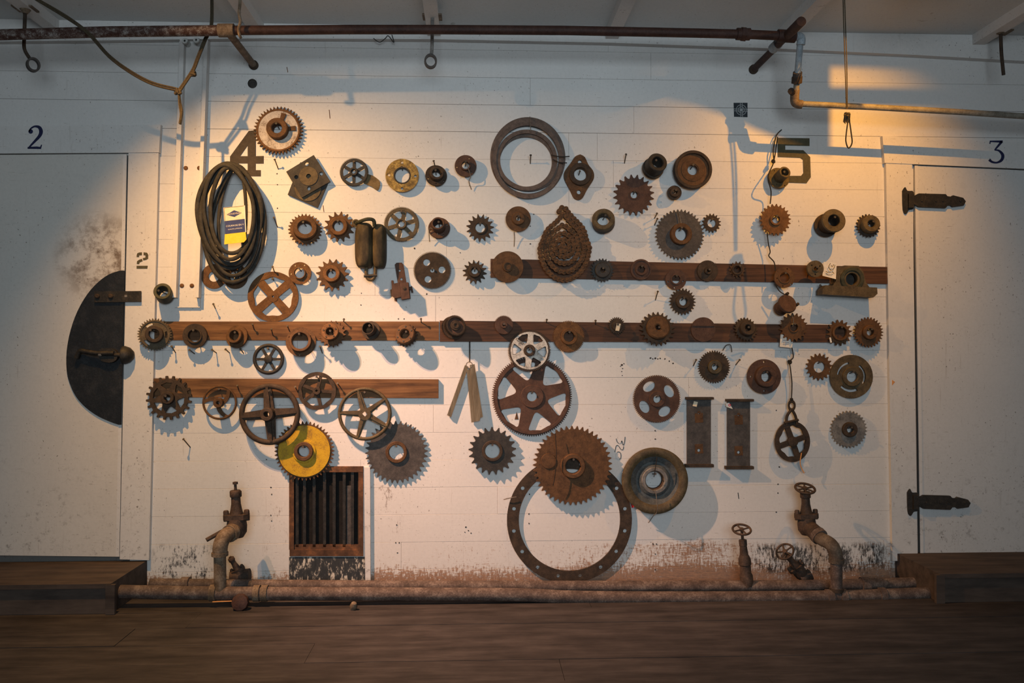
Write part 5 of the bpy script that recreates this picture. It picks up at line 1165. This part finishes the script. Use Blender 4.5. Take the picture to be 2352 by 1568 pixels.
for x, y_ in ((911, 1205), (909, 1246), (917, 1246), (913, 1269), (1216, 1119), (1216, 1135), (1215, 1180), (1215, 1202), (1500, 1249), (1508, 1249), (1505, 1272), (1505, 1308), (1505, 989), (1505, 1008), (622, 1119), (624, 1135), (622, 1183), (624, 1196), (1787, 1112), (1787, 1132), (1783, 1176), (1783, 942), (1790, 1072), (636, 399), (637, 424), (637, 478), (915, 732), (928, 732), (612, 1055)):
    chip(x, y_, 2.0, 'stencil_brown')
for x, y_, l in ((757, 262, 20), (660, 160, 12), (743, 479, 15), (2000, 852, 22), (1696, 1138, 14), (640, 366, 1)):
    if l > 2: slab('crayon_stroke', stroke([(x - 1, y_ - l / 2, 1.6), (x + 1, y_ + l / 2, 1.6)]), 0, .0006, 'rust_orange' if x != 1696 else 'ink_black', wall)
slab('paint_chip', [(1187, 945), (1191, 963), (1182, 963)], 0, .001, 'rust', wall)
slab('paint_chip', [(2049, 872), (2056, 877), (2049, 885)], .026, .001, 'orange_stick', wall)
# round pipe hole in the wall
o = tag(obj('pipe_sleeve', MB().lathe([(10.5 * U(), 0), (10.5 * U(), .004), (8.5 * U(), .005), (8 * U(), .002), (0, .002)], 24), 'iron_dark', None, frame(P(580, 192, .001))), 'round dark plugged hole below the left pipe stub', 'hole')

# ------------------------------------------------------------------ lamps outside the view
for L, lab in ((LA, 'ceiling spot lamp above the left boards'), (LB, 'ceiling spot lamp furthest left'), (LR, 'ceiling spot lamp above the right boards')):
    n = L.rotation_euler.to_matrix() @ Vector((0, 0, -1))
    root = empty('spot_lamp', frame(L.location, n), lab, 'lamp', 'ceiling spot lamps')
    obj('shade', MB().lathe([(.05, -.1), (.055, -.1), (.062, -.005), (.057, -.005)], 28, None, True), 'black_paint', root)
    obj('cap', MB().lathe([(0, -.12), (.05, -.12), (.055, -.1), (0, -.1)], 24), 'black_paint', root)
    q = L.location + n * -.11
    obj('rod', MB().cyl(q, (q.x, q.y, CZ(q.x)), .008, .008, 10), 'black_paint', root, Matrix.Identity(4))
# added unseen panels by the right lamp, cut to throw the square-cornered shade on the wall
def shade_poly(wall_px, t):
    L = LR.location
    return [L + (P(x, y_, 0) - L) * t for x, y_ in wall_px]
root = empty('added_shade_panels', frame(LR.location), 'added unseen panels shading the wall from the right spot lamp', 'baffle')
for poly in ([(1540, 60), (1908, 60), (1908, 352), (1860, 340), (1745, 296), (1660, 258), (1600, 238), (1540, 225)], [(1906, 198), (2400, 208), (2400, 248), (1906, 240)], [(1906, 60), (2400, 70), (2400, 166), (1906, 152)]):
    f_ = shade_poly(poly, .17); mbp = MB(); k = len(f_)
    bk = [p + Vector((0, -.004, 0)) for p in f_]
    mbp.add([tuple(p) for p in f_ + bk], [tuple(range(k)), tuple(reversed(range(k, 2 * k)))] + [(i, (i + 1) % k, k + (i + 1) % k, k + i) for i in range(k)])
    obj('panel', mbp, 'black_paint', root, Matrix.Identity(4))
